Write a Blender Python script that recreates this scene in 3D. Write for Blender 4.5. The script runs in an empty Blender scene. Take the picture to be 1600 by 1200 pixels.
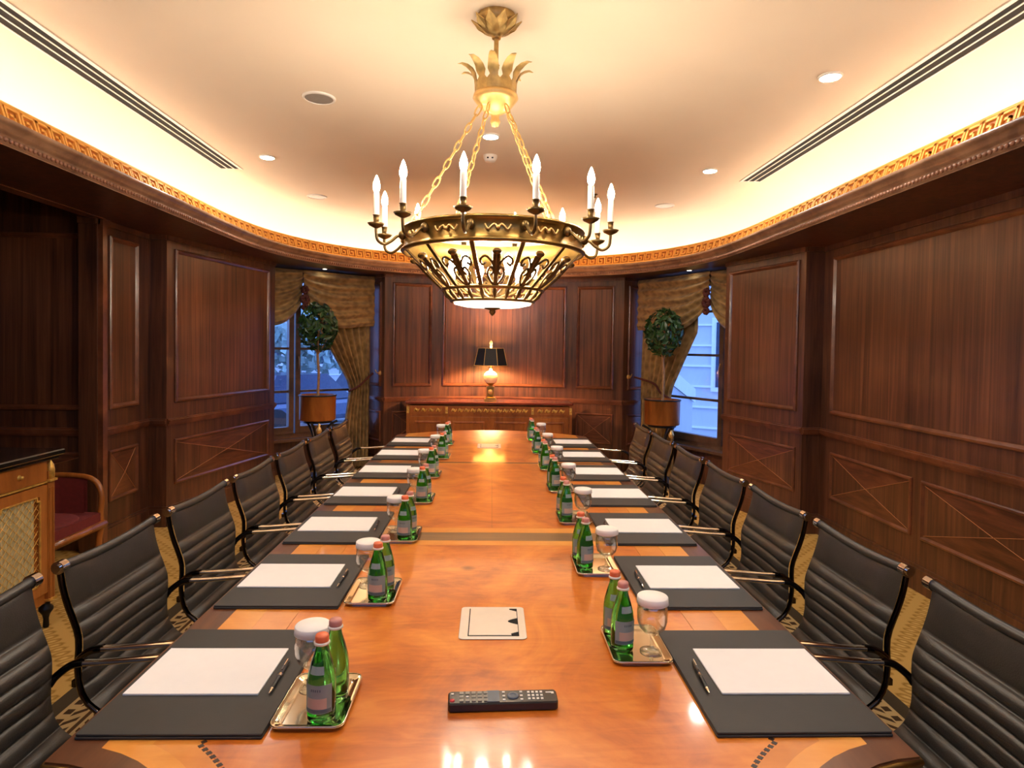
import bpy, math, random
from mathutils import Vector, Matrix
PI = math.pi
random.seed(7)
SC = bpy.context.scene
COL = SC.collection

# ------------------------------------------------------------------ camera
CAM_F, CAM_YAW, CAM_PIT, CAM_ROLL, CAM_CY = 975.8, .0326, .0243, .0155, 566.1
CAM_POS = Vector((0, 0, 1.548))
fw = Vector((math.sin(CAM_YAW)*math.cos(CAM_PIT), math.cos(CAM_YAW)*math.cos(CAM_PIT), -math.sin(CAM_PIT)))
r0 = Vector((math.cos(CAM_YAW), -math.sin(CAM_YAW), 0)); u0 = r0.cross(fw)
cr, sr = math.cos(CAM_ROLL), math.sin(CAM_ROLL)
rt = r0*cr + u0*sr; up = u0*cr - r0*sr
cam_data = bpy.data.cameras.new('camera'); cam = bpy.data.objects.new('camera', cam_data); COL.objects.link(cam)
cam.matrix_world = Matrix(((rt.x, up.x, -fw.x, CAM_POS.x), (rt.y, up.y, -fw.y, CAM_POS.y), (rt.z, up.z, -fw.z, CAM_POS.z), (0, 0, 0, 1)))
cam_data.sensor_width = 36; cam_data.lens = CAM_F/1600*36
cam_data.shift_y = -(600-CAM_CY)/1600
cam_data.clip_start = .02
SC.camera = cam

# ------------------------------------------------------------------ world, exposure
W = bpy.data.worlds.new('world'); SC.world = W; W.use_nodes = True
bg = W.node_tree.nodes['Background']; bg.inputs[0].default_value = (.22, .40, 1.0, 1); bg.inputs[1].default_value = 1.15
SC.view_settings.view_transform = 'Standard'; SC.view_settings.look = 'None'
SC.view_settings.gamma = 1; SC.view_settings.use_curve_mapping = False
SC.view_settings.exposure = 1.75
L_COVE, L_CANDLE, L_BASKET, L_DOWN, L_LAMP = 7.5, 75.0, 70.0, 130.0, 750.0
CEIL = 3.05

# ------------------------------------------------------------------ helpers
def srgb(r, g, b):
    f = lambda c: (c/255/12.92) if c/255 <= .04045 else ((c/255+.055)/1.055)**2.4
    return (f(r), f(g), f(b), 1)

class MB:
    def __init__(s): s.v = []; s.f = []; s.sm = []
    def add(s, vs, fs, smooth=False):
        b = len(s.v); s.v += [tuple(v) for v in vs]
        for f in fs: s.f.append(tuple(i+b for i in f)); s.sm.append(smooth)
    def box(s, c, d, rz=0, M=None):
        hx, hy, hz = d[0]/2, d[1]/2, d[2]/2
        vs = [Vector((x*hx, y*hy, z*hz)) for z in (-1, 1) for y in (-1, 1) for x in (-1, 1)]
        R = M if M else Matrix.Rotation(rz, 3, 'Z')
        vs = [R@v+Vector(c) for v in vs]
        s.add(vs, [(0,2,3,1),(4,5,7,6),(0,1,5,4),(2,6,7,3),(0,4,6,2),(1,3,7,5)])
    def bar(s, a, b, w, h, up=Vector((0, 0, 1))):
        a = Vector(a); b = Vector(b); d = (b-a)
        if d.length < 1e-6: return
        z = d.normalized(); x = z.cross(up)
        if x.length < 1e-4: x = z.cross(Vector((1, 0, 0)))
        x.normalize(); y = x.cross(z)
        vs = []
        for p in (a, b):
            for sy in (-1, 1):
                for sx in (-1, 1): vs.append(p+x*(sx*w/2)+y*(sy*h/2))
        s.add(vs, [(0,2,3,1),(4,5,7,6),(0,1,5,4),(2,6,7,3),(0,4,6,2),(1,3,7,5)])
    def prism(s, poly, z0, z1):
        n = len(poly)
        vs = [(p[0], p[1], z0) for p in poly]+[(p[0], p[1], z1) for p in poly]
        fs = [tuple(range(n-1, -1, -1)), tuple(range(n, 2*n))]+[(i, (i+1) % n, n+(i+1) % n, n+i) for i in range(n)]
        s.add(vs, fs)
    def rbox(s, c, d, r=.01, b=.002, n=4, M=None):     # rounded in plan, small bevel on top
        def ring(ins, z):
            out = []
            rr = max(r-ins, .0004)
            for cx, cy, a0 in ((1, 1, 0), (-1, 1, PI/2), (-1, -1, PI), (1, -1, 1.5*PI)):
                for k in range(n+1):
                    a = a0+PI/2*k/n
                    out.append((cx*(d[0]/2-r)+rr*math.cos(a), cy*(d[1]/2-r)+rr*math.sin(a), z))
            return out
        h = d[2]/2
        rings = [ring(b, -h), ring(0, -h+b), ring(0, h-b), ring(b, h)]
        m = len(rings[0]); R = M if M else Matrix.Identity(3)
        vs = [R@Vector(v)+Vector(c) for q in rings for v in q]
        fs = [tuple(range(m-1, -1, -1)), tuple(range(3*m, 4*m))]
        for k in range(3): fs += [(k*m+i, k*m+(i+1) % m, (k+1)*m+(i+1) % m, (k+1)*m+i) for i in range(m)]
        s.add(vs, fs)
    def tube(s, pts, r, n=8, closed=False, flat=1.0, upv=None):
        pts = [Vector(p) for p in pts]; m = len(pts)
        rs = r if isinstance(r, (list, tuple)) else [r]*m
        vs = []; px = None
        for i, p in enumerate(pts):
            a = pts[(i-1) % m] if (closed or i > 0) else p
            b = pts[(i+1) % m] if (closed or i < m-1) else p
            t = (b-a).normalized()
            if px is None:
                ref = Vector(upv) if upv else (Vector((0, 0, 1)) if abs(t.z) < .9 else Vector((1, 0, 0)))
                px = t.cross(ref).normalized()
            else:
                px = (px-t*px.dot(t)).normalized()
            py = t.cross(px)
            for k in range(n):
                a_ = 2*PI*k/n
                vs.append(p+px*(rs[i]*math.cos(a_))+py*(rs[i]*flat*math.sin(a_)))
        fs = []
        for i in range(m if closed else m-1):
            j = (i+1) % m
            fs += [(i*n+k, i*n+(k+1) % n, j*n+(k+1) % n, j*n+k) for k in range(n)]
        s.add(vs, fs, True)
        if not closed:
            s.add(vs[:n], [tuple(range(n-1, -1, -1))]); s.add(vs[-n:], [tuple(range(n))])
    def lathe(s, prof, n=16, c=(0, 0, 0), M=None, smooth=True, caps=True):
        vs = []; m = len(prof)
        R = M if M else Matrix.Identity(3)
        for (r, z) in prof:
            for k in range(n):
                a = 2*PI*k/n; vs.append(R@Vector((r*math.cos(a), r*math.sin(a), z))+Vector(c))
        fs = [(i*n+k, i*n+(k+1) % n, (i+1)*n+(k+1) % n, (i+1)*n+k) for i in range(m-1) for k in range(n)]
        s.add(vs, fs, smooth)
        if not caps or prof[0] == prof[-1]: return
        if prof[0][0] > 1e-4: s.add(vs[:n], [tuple(range(n-1, -1, -1))])
        if prof[-1][0] > 1e-4: s.add(vs[-n:], [tuple(range(n))])
    def ball(s, c, r, n=10, m=6, sc=(1, 1, 1)):
        prof = [(r*math.sin(PI*i/m)+1e-5, -r*math.cos(PI*i/m)) for i in range(m+1)]
        s.lathe(prof, n, c, Matrix.Diagonal(Vector(sc)))
    def grid(s, nu, nv, fn, smooth=True, thick=None):
        vs = [fn(i/nu, j/nv) for j in range(nv+1) for i in range(nu+1)]
        fs = [(j*(nu+1)+i, j*(nu+1)+i+1, (j+1)*(nu+1)+i+1, (j+1)*(nu+1)+i) for j in range(nv) for i in range(nu)]
        s.add(vs, fs, smooth)
    def build(s, name, mat, parent=None, kind=None, loc=None):
        me = bpy.data.meshes.new(name); me.from_pydata(s.v, [], s.f); me.validate()
        me.polygons.foreach_set('use_smooth', s.sm[:len(me.polygons)] if len(me.polygons) == len(s.sm) else [False]*len(me.polygons))
        me.materials.append(mat); me.update()
        o = bpy.data.objects.new(name, me); COL.objects.link(o)
        if parent: o.parent = parent
        if kind: o['kind'] = kind
        if loc: o.location = loc
        return o

def inst(name, me, parent, loc=(0, 0, 0), rot=(0, 0, 0), scale=None):
    o = bpy.data.objects.new(name, me); COL.objects.link(o); o.parent = parent
    o.location = loc; o.rotation_euler = rot
    if scale: o.scale = scale
    return o
def tag(o, label, cat, group=None, kind=None):
    o['label'] = label; o['category'] = cat
    if group: o['group'] = group
    if kind: o['kind'] = kind
    return o
def empty(name, loc=(0, 0, 0), rz=0):
    o = bpy.data.objects.new(name, None); COL.objects.link(o); o.location = loc; o.rotation_euler = (0, 0, rz); o.empty_display_size = .05
    return o
def copy_tree(o, parent=None):
    c = o.copy(); COL.objects.link(c); c.parent = parent
    for ch in list(o.children): copy_tree(ch, c)
    return c
def catmull(pts, k=6, closed=False):
    P = [Vector(p) for p in pts]; n = len(P); out = []
    rng = range(n) if closed else range(n-1)
    for i in rng:
        if closed: a, b, c, d = P[(i-1) % n], P[i], P[(i+1) % n], P[(i+2) % n]
        else: a, b, c, d = P[max(i-1, 0)], P[i], P[i+1], P[min(i+2, n-1)]
        for j in range(k):
            t = j/k
            out.append(.5*((2*b)+(c-a)*t+(2*a-5*b+4*c-d)*t*t+(3*b-a-3*c+d)*t**3))
    if not closed: out.append(P[-1])
    return out

# ------------------------------------------------------------------ materials
def mat_new(name):
    m = bpy.data.materials.new(name); m.use_nodes = True
    nt = m.node_tree; b = nt.nodes['Principled BSDF']
    return m, nt, b
def N(nt, t, **kw):
    n = nt.nodes.new(t)
    for k, v in kw.items():
        if k.startswith('i_'): n.inputs[k[2:].replace('_', ' ')].default_value = v
        else: setattr(n, k, v)
    return n
def ramp(nt, stops):
    r = N(nt, 'ShaderNodeValToRGB'); e = r.color_ramp.elements
    while len(e) < len(stops): e.new(.5)
    for i, (p, c) in enumerate(stops): e[i].position = p; e[i].color = c
    return r
def plain(name, col, rough=.5, metal=0, var=.12, scale=30, coat=0, bump=0, bscale=200, spec=.5):
    m, nt, b = mat_new(name)
    tc = N(nt, 'ShaderNodeTexCoord'); no = N(nt, 'ShaderNodeTexNoise', i_Scale=scale, i_Detail=3.0)
    nt.links.new(tc.outputs['Object'], no.inputs['Vector'])
    c2 = tuple(c*(1-var) for c in col[:3])+(1,); c1 = tuple(min(1, c*(1+var)) for c in col[:3])+(1,)
    r = ramp(nt, [(.3, c2), (.7, c1)]); nt.links.new(no.outputs['Fac'], r.inputs['Fac']); nt.links.new(r.outputs['Color'], b.inputs['Base Color'])
    b.inputs['Roughness'].default_value = rough; b.inputs['Metallic'].default_value = metal
    b.inputs['Coat Weight'].default_value = coat; b.inputs['Coat Roughness'].default_value = .08
    b.inputs['Specular IOR Level'].default_value = spec
    if bump:
        n2 = N(nt, 'ShaderNodeTexNoise', i_Scale=bscale, i_Detail=4.0); nt.links.new(tc.outputs['Object'], n2.inputs['Vector'])
        bp = N(nt, 'ShaderNodeBump', i_Strength=bump, i_Distance=.002); nt.links.new(n2.outputs['Fac'], bp.inputs['Height']); nt.links.new(bp.outputs['Normal'], b.inputs['Normal'])
    return m
def wood(name, dark, mid, light, stretch=(14, 14, .7), rough=.38, coat=.14, scale=1.6, blot=.5):
    m, nt, b = mat_new(name)
    tc = N(nt, 'ShaderNodeTexCoord'); mp = N(nt, 'ShaderNodeMapping'); mp.inputs['Scale'].default_value = stretch
    nt.links.new(tc.outputs['Object'], mp.inputs['Vector'])
    n1 = N(nt, 'ShaderNodeTexNoise', i_Scale=scale, i_Detail=8.0, i_Roughness=.62, i_Distortion=.6)
    nt.links.new(mp.outputs['Vector'], n1.inputs['Vector'])
    n2 = N(nt, 'ShaderNodeTexNoise', i_Scale=1.3, i_Detail=2.0); nt.links.new(tc.outputs['Object'], n2.inputs['Vector'])
    mx = N(nt, 'ShaderNodeMath', operation='MULTIPLY_ADD'); mx.inputs[1].default_value = blot; mx.inputs[2].default_value = -.25*blot*2+.0
    nt.links.new(n2.outputs['Fac'], mx.inputs[0])
    ad = N(nt, 'ShaderNodeMath', operation='ADD'); nt.links.new(n1.outputs['Fac'], ad.inputs[0]); nt.links.new(mx.outputs[0], ad.inputs[1])
    oi = N(nt, 'ShaderNodeObjectInfo'); orr = N(nt, 'ShaderNodeMath', operation='MULTIPLY_ADD'); orr.inputs[1].default_value = .10; orr.inputs[2].default_value = -.05
    nt.links.new(oi.outputs['Random'], orr.inputs[0]); ad2 = N(nt, 'ShaderNodeMath', operation='ADD'); nt.links.new(ad.outputs[0], ad2.inputs[0]); nt.links.new(orr.outputs[0], ad2.inputs[1]); ad = ad2
    r = ramp(nt, [(.28, dark), (.5, mid), (.75, light)]); nt.links.new(ad.outputs[0], r.inputs['Fac'])
    nt.links.new(r.outputs['Color'], b.inputs['Base Color'])
    b.inputs['Roughness'].default_value = rough; b.inputs['Coat Weight'].default_value = coat; b.inputs['Coat Roughness'].default_value = .15
    return m
def burl(name, dark, mid, light, rough=.3, coat=.35, sc=2.6):
    m, nt, b = mat_new(name)
    tc = N(nt, 'ShaderNodeTexCoord')
    n0 = N(nt, 'ShaderNodeTexNoise', i_Scale=sc, i_Detail=6.0, i_Roughness=.6, i_Distortion=1.6); nt.links.new(tc.outputs['Object'], n0.inputs['Vector'])
    mp = N(nt, 'ShaderNodeMapping'); mp.inputs['Scale'].default_value = (6, 26, 6); nt.links.new(tc.outputs['Object'], mp.inputs['Vector'])
    n1 = N(nt, 'ShaderNodeTexNoise', i_Scale=1.2, i_Detail=5.0, i_Distortion=1.2); nt.links.new(mp.outputs['Vector'], n1.inputs['Vector'])
    a = N(nt, 'ShaderNodeMath', operation='MULTIPLY_ADD'); a.inputs[1].default_value = .25; nt.links.new(n1.outputs['Fac'], a.inputs[0])
    a2 = N(nt, 'ShaderNodeMath', operation='MULTIPLY'); a2.inputs[1].default_value = .75; nt.links.new(n0.outputs['Fac'], a2.inputs[0]); nt.links.new(a2.outputs[0], a.inputs[2])
    r = ramp(nt, [(.3, dark), (.47, mid), (.66, light)]); nt.links.new(a.outputs[0], r.inputs['Fac'])
    # sparse dark knots
    vo = N(nt, 'ShaderNodeTexVoronoi', i_Scale=2.3); nt.links.new(tc.outputs['Object'], vo.inputs['Vector'])
    kr = ramp(nt, [(.02, (.25, .16, .1, 1)), (.075, (1, 1, 1, 1))]); nt.links.new(vo.outputs['Distance'], kr.inputs['Fac'])
    mm = N(nt, 'ShaderNodeMixRGB', blend_type='MULTIPLY'); mm.inputs[0].default_value = .8
    nt.links.new(r.outputs['Color'], mm.inputs[1]); nt.links.new(kr.outputs['Color'], mm.inputs[2])
    nt.links.new(mm.outputs[0], b.inputs['Base Color'])
    b.inputs['Roughness'].default_value = rough; b.inputs['Coat Weight'].default_value = coat; b.inputs['Coat Roughness'].default_value = .07
    return m
def emit(name, col, st):
    m, nt, b = mat_new(name); b.inputs['Base Color'].default_value = (.8, .8, .8, 1)
    b.inputs['Emission Color'].default_value = col; b.inputs['Emission Strength'].default_value = st
    return m
def glass(name, col, rough=.0, ior=1.45):
    m, nt, b = mat_new(name); b.inputs['Base Color'].default_value = col; b.inputs['Transmission Weight'].default_value = 1
    b.inputs['Roughness'].default_value = rough; b.inputs['IOR'].default_value = ior
    return m
def pane_mat():
    m, nt, b = mat_new('window_glass'); out = nt.nodes['Material Output']
    t = N(nt, 'ShaderNodeBsdfTransparent'); t.inputs[0].default_value = (.93, .96, 1, 1)
    g = N(nt, 'ShaderNodeBsdfGlossy'); g.inputs['Roughness'].default_value = .02
    mx = N(nt, 'ShaderNodeMixShader'); mx.inputs[0].default_value = .07
    nt.links.new(t.outputs[0], mx.inputs[1]); nt.links.new(g.outputs[0], mx.inputs[2]); nt.links.new(mx.outputs[0], out.inputs['Surface'])
    return m
def carpet_mat():
    m, nt, b = mat_new('carpet')
    tc = N(nt, 'ShaderNodeTexCoord'); sx = N(nt, 'ShaderNodeSeparateXYZ'); nt.links.new(tc.outputs['Object'], sx.inputs[0])
    L = nt.links.new
    def math_(op, a, b_=None, c_=None):
        n = N(nt, 'ShaderNodeMath', operation=op)
        for i, q in enumerate((a, b_, c_)):
            if q is None: continue
            if isinstance(q, (int, float)): n.inputs[i].default_value = q
            else: L(q, n.inputs[i])
        return n.outputs[0]
    ax = math_('ABSOLUTE', sx.outputs[0]); y = sx.outputs[1]
    # field: diagonal rows of bean motifs between plain stripes
    u = math_('MULTIPLY', math_('SUBTRACT', ax, y), .7071); v = math_('MULTIPLY', math_('ADD', ax, y), .7071)
    fx = math_('ABSOLUTE', math_('SUBTRACT', math_('FRACT', math_('MULTIPLY', u, 1/.13)), .5)); fy = math_('ABSOLUTE', math_('SUBTRACT', math_('FRACT', math_('MULTIPLY', v, 1/.062)), .5))
    no = N(nt, 'ShaderNodeTexNoise', i_Scale=45.0, i_Detail=3.0); L(tc.outputs['Object'], no.inputs['Vector'])
    bean = math_('SQRT', math_('ADD', math_('POWER', math_('MULTIPLY', fx, 2.7), 2.0), math_('POWER', math_('MULTIPLY', fy, 2.3), 2.0)))
    beann = math_('ADD', bean, math_('MULTIPLY', math_('SUBTRACT', no.outputs['Fac'], .5), .5))
    rf = ramp(nt, [(.25, srgb(206, 168, 98)), (.45, srgb(178, 138, 70)), (.72, srgb(150, 112, 48)), (.98, srgb(194, 154, 84))]); L(beann, rf.inputs['Fac'])
    # border: squares and slanted strokes outside, jagged leaves inside
    fyb = math_('FRACT', math_('MULTIPLY', y, 1/.07))
    sq = math_('MULTIPLY', math_('LESS_THAN', math_('ABSOLUTE', math_('SUBTRACT', fyb, .5)), .26), math_('LESS_THAN', math_('ABSOLUTE', math_('SUBTRACT', ax, 1.738)), .016))
    st = math_('MULTIPLY', math_('LESS_THAN', math_('FRACT', math_('ADD', math_('MULTIPLY', y, 1/.07), math_('MULTIPLY', ax, 14.0))), .42), math_('LESS_THAN', math_('ABSOLUTE', math_('SUBTRACT', ax, 1.692)), .022))
    jag = math_('MULTIPLY', math_('LESS_THAN', math_('FRACT', math_('ADD', math_('ADD', math_('MULTIPLY', y, 1/.055), math_('MULTIPLY', ax, -22.0)), math_('MULTIPLY', no.outputs['Fac'], .9))), .48), math_('LESS_THAN', ax, 1.628))
    orn = math_('MINIMUM', math_('ADD', math_('ADD', sq, st), jag), 1.0)
    rb = ramp(nt, [(.3, srgb(196, 166, 112)), (.7, srgb(74, 54, 34))]); L(orn, rb.inputs['Fac'])
    # stripes by |x|
    def between(a, b_): return math_('MULTIPLY', math_('GREATER_THAN', ax, a), math_('LESS_THAN', ax, b_))
    def mix(f, c1, c2):
        n = N(nt, 'ShaderNodeMixRGB'); L(f, n.inputs[0])
        for i, q in ((1, c1), (2, c2)):
            if isinstance(q, tuple): n.inputs[i].default_value = q
            else: L(q, n.inputs[i])
        return n.outputs[0]
    c = mix(between(1.50, 1.77), rf.outputs['Color'], rb.outputs['Color'])
    c = mix(between(1.640, 1.658), c, srgb(84, 60, 36))
    c = mix(between(1.77, 1.845), c, srgb(74, 62, 44))
    c = mix(between(1.42, 1.50), c, srgb(120, 98, 60))
    L(c, b.inputs['Base Color']); b.inputs['Roughness'].default_value = .95; b.inputs['Specular IOR Level'].default_value = .1
    n3 = N(nt, 'ShaderNodeTexNoise', i_Scale=350.0); L(tc.outputs['Object'], n3.inputs['Vector'])
    bp = N(nt, 'ShaderNodeBump', i_Strength=.4, i_Distance=.004); L(n3.outputs['Fac'], bp.inputs['Height']); L(bp.outputs['Normal'], b.inputs['Normal'])
    return m
def fabric_mat(name, c1, c2, sc=7):
    m, nt, b = mat_new(name); tc = N(nt, 'ShaderNodeTexCoord')
    n = N(nt, 'ShaderNodeTexVoronoi', i_Scale=sc*2.0); nt.links.new(tc.outputs['Object'], n.inputs['Vector'])
    n2 = N(nt, 'ShaderNodeTexNoise', i_Scale=sc, i_Detail=5.0); nt.links.new(tc.outputs['Object'], n2.inputs['Vector'])
    a = N(nt, 'ShaderNodeMath', operation='MULTIPLY'); nt.links.new(n.outputs['Distance'], a.inputs[0]); nt.links.new(n2.outputs['Fac'], a.inputs[1])
    r = ramp(nt, [(.08, c1), (.4, c2)]); nt.links.new(a.outputs[0], r.inputs['Fac']); nt.links.new(r.outputs['Color'], b.inputs['Base Color'])
    b.inputs['Roughness'].default_value = .7; b.inputs['Sheen Weight'].default_value = .2
    return m

MAH = (srgb(46, 24, 14), srgb(82, 47, 28), srgb(114, 70, 43))
M = {}
M['wall_wood'] = wood('mahogany_frame', *MAH)
M['panel_wood'] = wood('mahogany_panel', srgb(52, 27, 15), srgb(91, 53, 31), srgb(126, 78, 48), stretch=(18, 18, .45))
M['panel_wood_h'] = wood('mahogany_cross_grain', srgb(58, 28, 15), srgb(96, 52, 30), srgb(126, 74, 44), stretch=(2, 2, 16))
M['mould_wood'] = wood('mahogany_molding', srgb(70, 36, 20), srgb(106, 59, 34), srgb(136, 80, 48), stretch=(3, 3, 3), rough=.34, coat=.4)
M['stringing'] = plain('pale_stringing', srgb(170, 110, 62), .4)
M['ceiling'] = plain('ceiling_plaster', srgb(238, 220, 196), .9, var=.01, scale=3)
M['white'] = plain('white_metal', srgb(236, 230, 220), .45, var=.02)
M['grey_grille'] = plain('grey_grille', srgb(150, 142, 132), .6, var=.05)
M['slot'] = plain('vent_void', srgb(14, 12, 10), .9)
M['gold'] = plain('gilded', srgb(250, 184, 84), .42, metal=.2, var=.1, scale=12)
M['gold_ground'] = plain('gilded_ground', srgb(190, 108, 36), .55, metal=.1, var=.12)
M['bead'] = plain('bead_wood', srgb(150, 104, 78), .4)
M['cornice'] = wood('cornice_wood', srgb(108, 78, 58), srgb(148, 112, 84), srgb(176, 138, 106), stretch=(3, 3, 3), rough=.35)
M['carpet'] = carpet_mat()
M['burl'] = burl('table_burl', srgb(160, 76, 18), srgb(206, 112, 32), srgb(232, 146, 54))
M['tlight'] = burl('table_satinwood', srgb(206, 126, 44), srgb(224, 146, 56), srgb(236, 164, 74), sc=1.6)
M['tlight2'] = burl('table_satinwood_deep', srgb(192, 110, 36), srgb(212, 130, 48), srgb(226, 148, 62), sc=1.9)
M['tdark'] = wood('table_walnut', srgb(74, 40, 22), srgb(104, 62, 36), srgb(126, 80, 48), stretch=(9, 1.2, 9), coat=.35, rough=.3)
M['tcross'] = wood('table_cross_band', srgb(96, 66, 38), srgb(122, 90, 54), srgb(142, 106, 66), stretch=(1, 14, 9), coat=.35, rough=.3)
M['dot'] = plain('ebony_inlay', srgb(44, 28, 20), .4)
M['brass'] = plain('aged_brass', srgb(150, 118, 62), .34, metal=.9, var=.2, scale=18)
M['bronze'] = plain('dark_bronze', srgb(112, 88, 50), .38, metal=.85, var=.25, scale=22)
M['brass_pale'] = plain('pale_brass', srgb(186, 154, 92), .42, metal=.55, var=.25, scale=30)
M['gilt'] = plain('pale_gilt', srgb(226, 184, 112), .35, metal=.6, var=.12, scale=25)
M['leather'] = plain('black_leather', srgb(54, 49, 43), .40, var=.12, scale=25, bump=.25, bscale=260)
M['stitch'] = plain('seam_leather', srgb(26, 23, 20), .6)
M['chrome'] = plain('polished_chrome', srgb(226, 218, 204), .07, metal=1, var=.02)
M['dchrome'] = plain('dark_chrome', srgb(70, 62, 56), .12, metal=1, var=.05)
M['rubber'] = plain('black_plastic', srgb(20, 19, 18), .45)
M['pad'] = plain('pad_leather', srgb(50, 48, 44), .55, var=.06, bump=.15, bscale=400)
M['paper'] = plain('paper', srgb(238, 234, 230), .8, var=.01)
M['silver'] = plain('silver_tray', srgb(222, 212, 186), .1, metal=1, var=.03)
M['green'] = glass('green_glass', srgb(104, 200, 112), 0, 1.36)
M['clear'] = glass('clear_glass', (1, 1, 1, 1), 0, 1.45)
M['orange_cap'] = plain('orange_cap', srgb(236, 116, 70), .4, var=.05)
M['pink_cap'] = plain('pale_red_cap', srgb(208, 140, 126), .4, var=.05)
M['capring'] = plain('cap_ring', srgb(232, 224, 206), .4, var=.03)
M['label'] = plain('label_paper', srgb(136, 154, 150), .6, var=.06)
M['label2'] = plain('label_blush', srgb(196, 170, 150), .6, var=.05)
M['label3'] = plain('label_slate', srgb(84, 102, 108), .6, var=.05)
M['lid'] = plain('paper_lid', srgb(244, 238, 230), .7, var=.01)
M['boxwhite'] = plain('satin_ivory_metal', srgb(226, 216, 200), .35, metal=.2, var=.02)
M['remote'] = plain('remote_plastic', srgb(24, 20, 19), .3, var=.05, coat=.3)
M['btn'] = plain('grey_rubber', srgb(140, 134, 122), .6)
M['btn_blue'] = plain('slate_rubber', srgb(92, 100, 110), .5)
M['btn_red'] = plain('red_rubber', srgb(210, 60, 60), .5)
M['btn_white'] = plain('white_print', srgb(214, 208, 200), .6)
M['sideboard'] = wood('sideboard_wood', srgb(116, 62, 22), srgb(160, 92, 36), srgb(186, 116, 52), stretch=(7, 7, 1.2), rough=.3)
M['sidetop'] = wood('sideboard_top', srgb(88, 34, 20), srgb(124, 52, 30), srgb(150, 70, 42), stretch=(1, 9, 9), rough=.18, coat=.7)
M['ormolu'] = plain('ormolu', srgb(222, 178, 88), .42, metal=.55, var=.25, scale=40)
M['shade'] = plain('black_shade', srgb(16, 16, 14), .55)
M['shade_in'] = plain('shade_lining', srgb(226, 196, 130), .7, var=.03)
M['cream'] = plain('cream_porcelain', srgb(240, 222, 188), .25, var=.03)
M['marble'] = plain('black_marble', srgb(26, 23, 21), .15, var=.5, scale=9, coat=.5)
M['satin'] = plain('pleated_silk', srgb(186, 172, 128), .5, var=.15, scale=20)
M['redfab'] = plain('red_upholstery', srgb(104, 26, 22), .8, var=.15, scale=40)
M['curtain'] = fabric_mat('gold_damask', srgb(116, 90, 48), srgb(162, 130, 76))
M['rosette'] = plain('maroon_cord', srgb(84, 34, 24), .8)
M['winframe'] = wood('window_wood', srgb(60, 42, 30), srgb(92, 66, 46), srgb(116, 86, 60), stretch=(3, 3, 3))
M['pane'] = pane_mat()
M['leaf'] = plain('leaf', srgb(46, 78, 36), .35, var=.4, scale=8)
M['trunk'] = plain('trunk', srgb(158, 118, 78), .8, var=.2)
M['soil'] = plain('soil', srgb(40, 28, 20), .95)
M['pot'] = wood('copper_wood_pot', srgb(112, 62, 22), srgb(152, 88, 36), srgb(176, 108, 48), stretch=(6, 6, 1.2), rough=.3)
M['iron'] = plain('black_iron', srgb(24, 22, 22), .4, metal=.4)
M['outwall'] = plain('pale_render', srgb(206, 206, 206), .9, var=.06, scale=2)
M['outdark'] = plain('dusk_glazing', srgb(60, 70, 92), .2)
M['outground'] = plain('pavement', srgb(176, 178, 180), .9, var=.15, scale=3)
M['outtrim'] = plain('white_stone', srgb(240, 240, 240), .8, var=.03)
M['outleaf'] = plain('frosty_leaf', srgb(150, 170, 160), .9, var=.3, scale=5)
M['carpaint'] = plain('car_paint', srgb(80, 92, 120), .25, coat=.5, var=.03)
M['e_cove'] = emit('cove_tube', (1, .95, .85, 1), L_COVE)
M['e_candle'] = emit('candle_bulb', (1, .90, .74, 1), L_CANDLE)
M['e_basket'] = emit('basket_bulb', (1, .86, .66, 1), L_BASKET)
M['e_down'] = emit('downlight_lens', (1, .98, .94, 1), L_DOWN)
M['e_lamp'] = emit('lamp_bulb', (1, .58, .30, 1), L_LAMP)
def frost_mat():
    m, nt, b = mat_new('frosted_glass'); out = nt.nodes['Material Output']
    t = N(nt, 'ShaderNodeBsdfTranslucent'); t.inputs[0].default_value = (.95, .9, .82, 1); d = N(nt, 'ShaderNodeBsdfDiffuse'); d.inputs[0].default_value = (.85, .8, .72, 1)
    mx = N(nt, 'ShaderNodeMixShader'); mx.inputs[0].default_value = .35; nt.links.new(t.outputs[0], mx.inputs[1]); nt.links.new(d.outputs[0], mx.inputs[2]); nt.links.new(mx.outputs[0], out.inputs['Surface'])
    return m
M['frost'] = frost_mat()
def goblet_mat():
    m, nt, b = mat_new('thin_clear_glass'); out = nt.nodes['Material Output']
    t = N(nt, 'ShaderNodeBsdfTransparent'); t.inputs[0].default_value = (.97, .98, .97, 1); g = N(nt, 'ShaderNodeBsdfGlossy'); g.inputs['Roughness'].default_value = .02
    fr = N(nt, 'ShaderNodeLayerWeight'); fr.inputs[0].default_value = .5
    pw = N(nt, 'ShaderNodeMath', operation='POWER'); pw.inputs[1].default_value = 2.2; nt.links.new(fr.outputs['Facing'], pw.inputs[0])
    ma = N(nt, 'ShaderNodeMath', operation='MULTIPLY_ADD'); ma.inputs[1].default_value = .8; ma.inputs[2].default_value = .09; nt.links.new(pw.outputs[0], ma.inputs[0])
    mx = N(nt, 'ShaderNodeMixShader'); nt.links.new(ma.outputs[0], mx.inputs[0]); nt.links.new(t.outputs[0], mx.inputs[1]); nt.links.new(g.outputs[0], mx.inputs[2]); nt.links.new(mx.outputs[0], out.inputs['Surface'])
    return m
M['clear'] = goblet_mat()
M['e_niche'] = emit('niche_downlight_lens', (1, .92, .8, 1), 9.0)
M['candle'] = plain('candle_sleeve', srgb(250, 240, 220), .5, var=.01)

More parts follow.
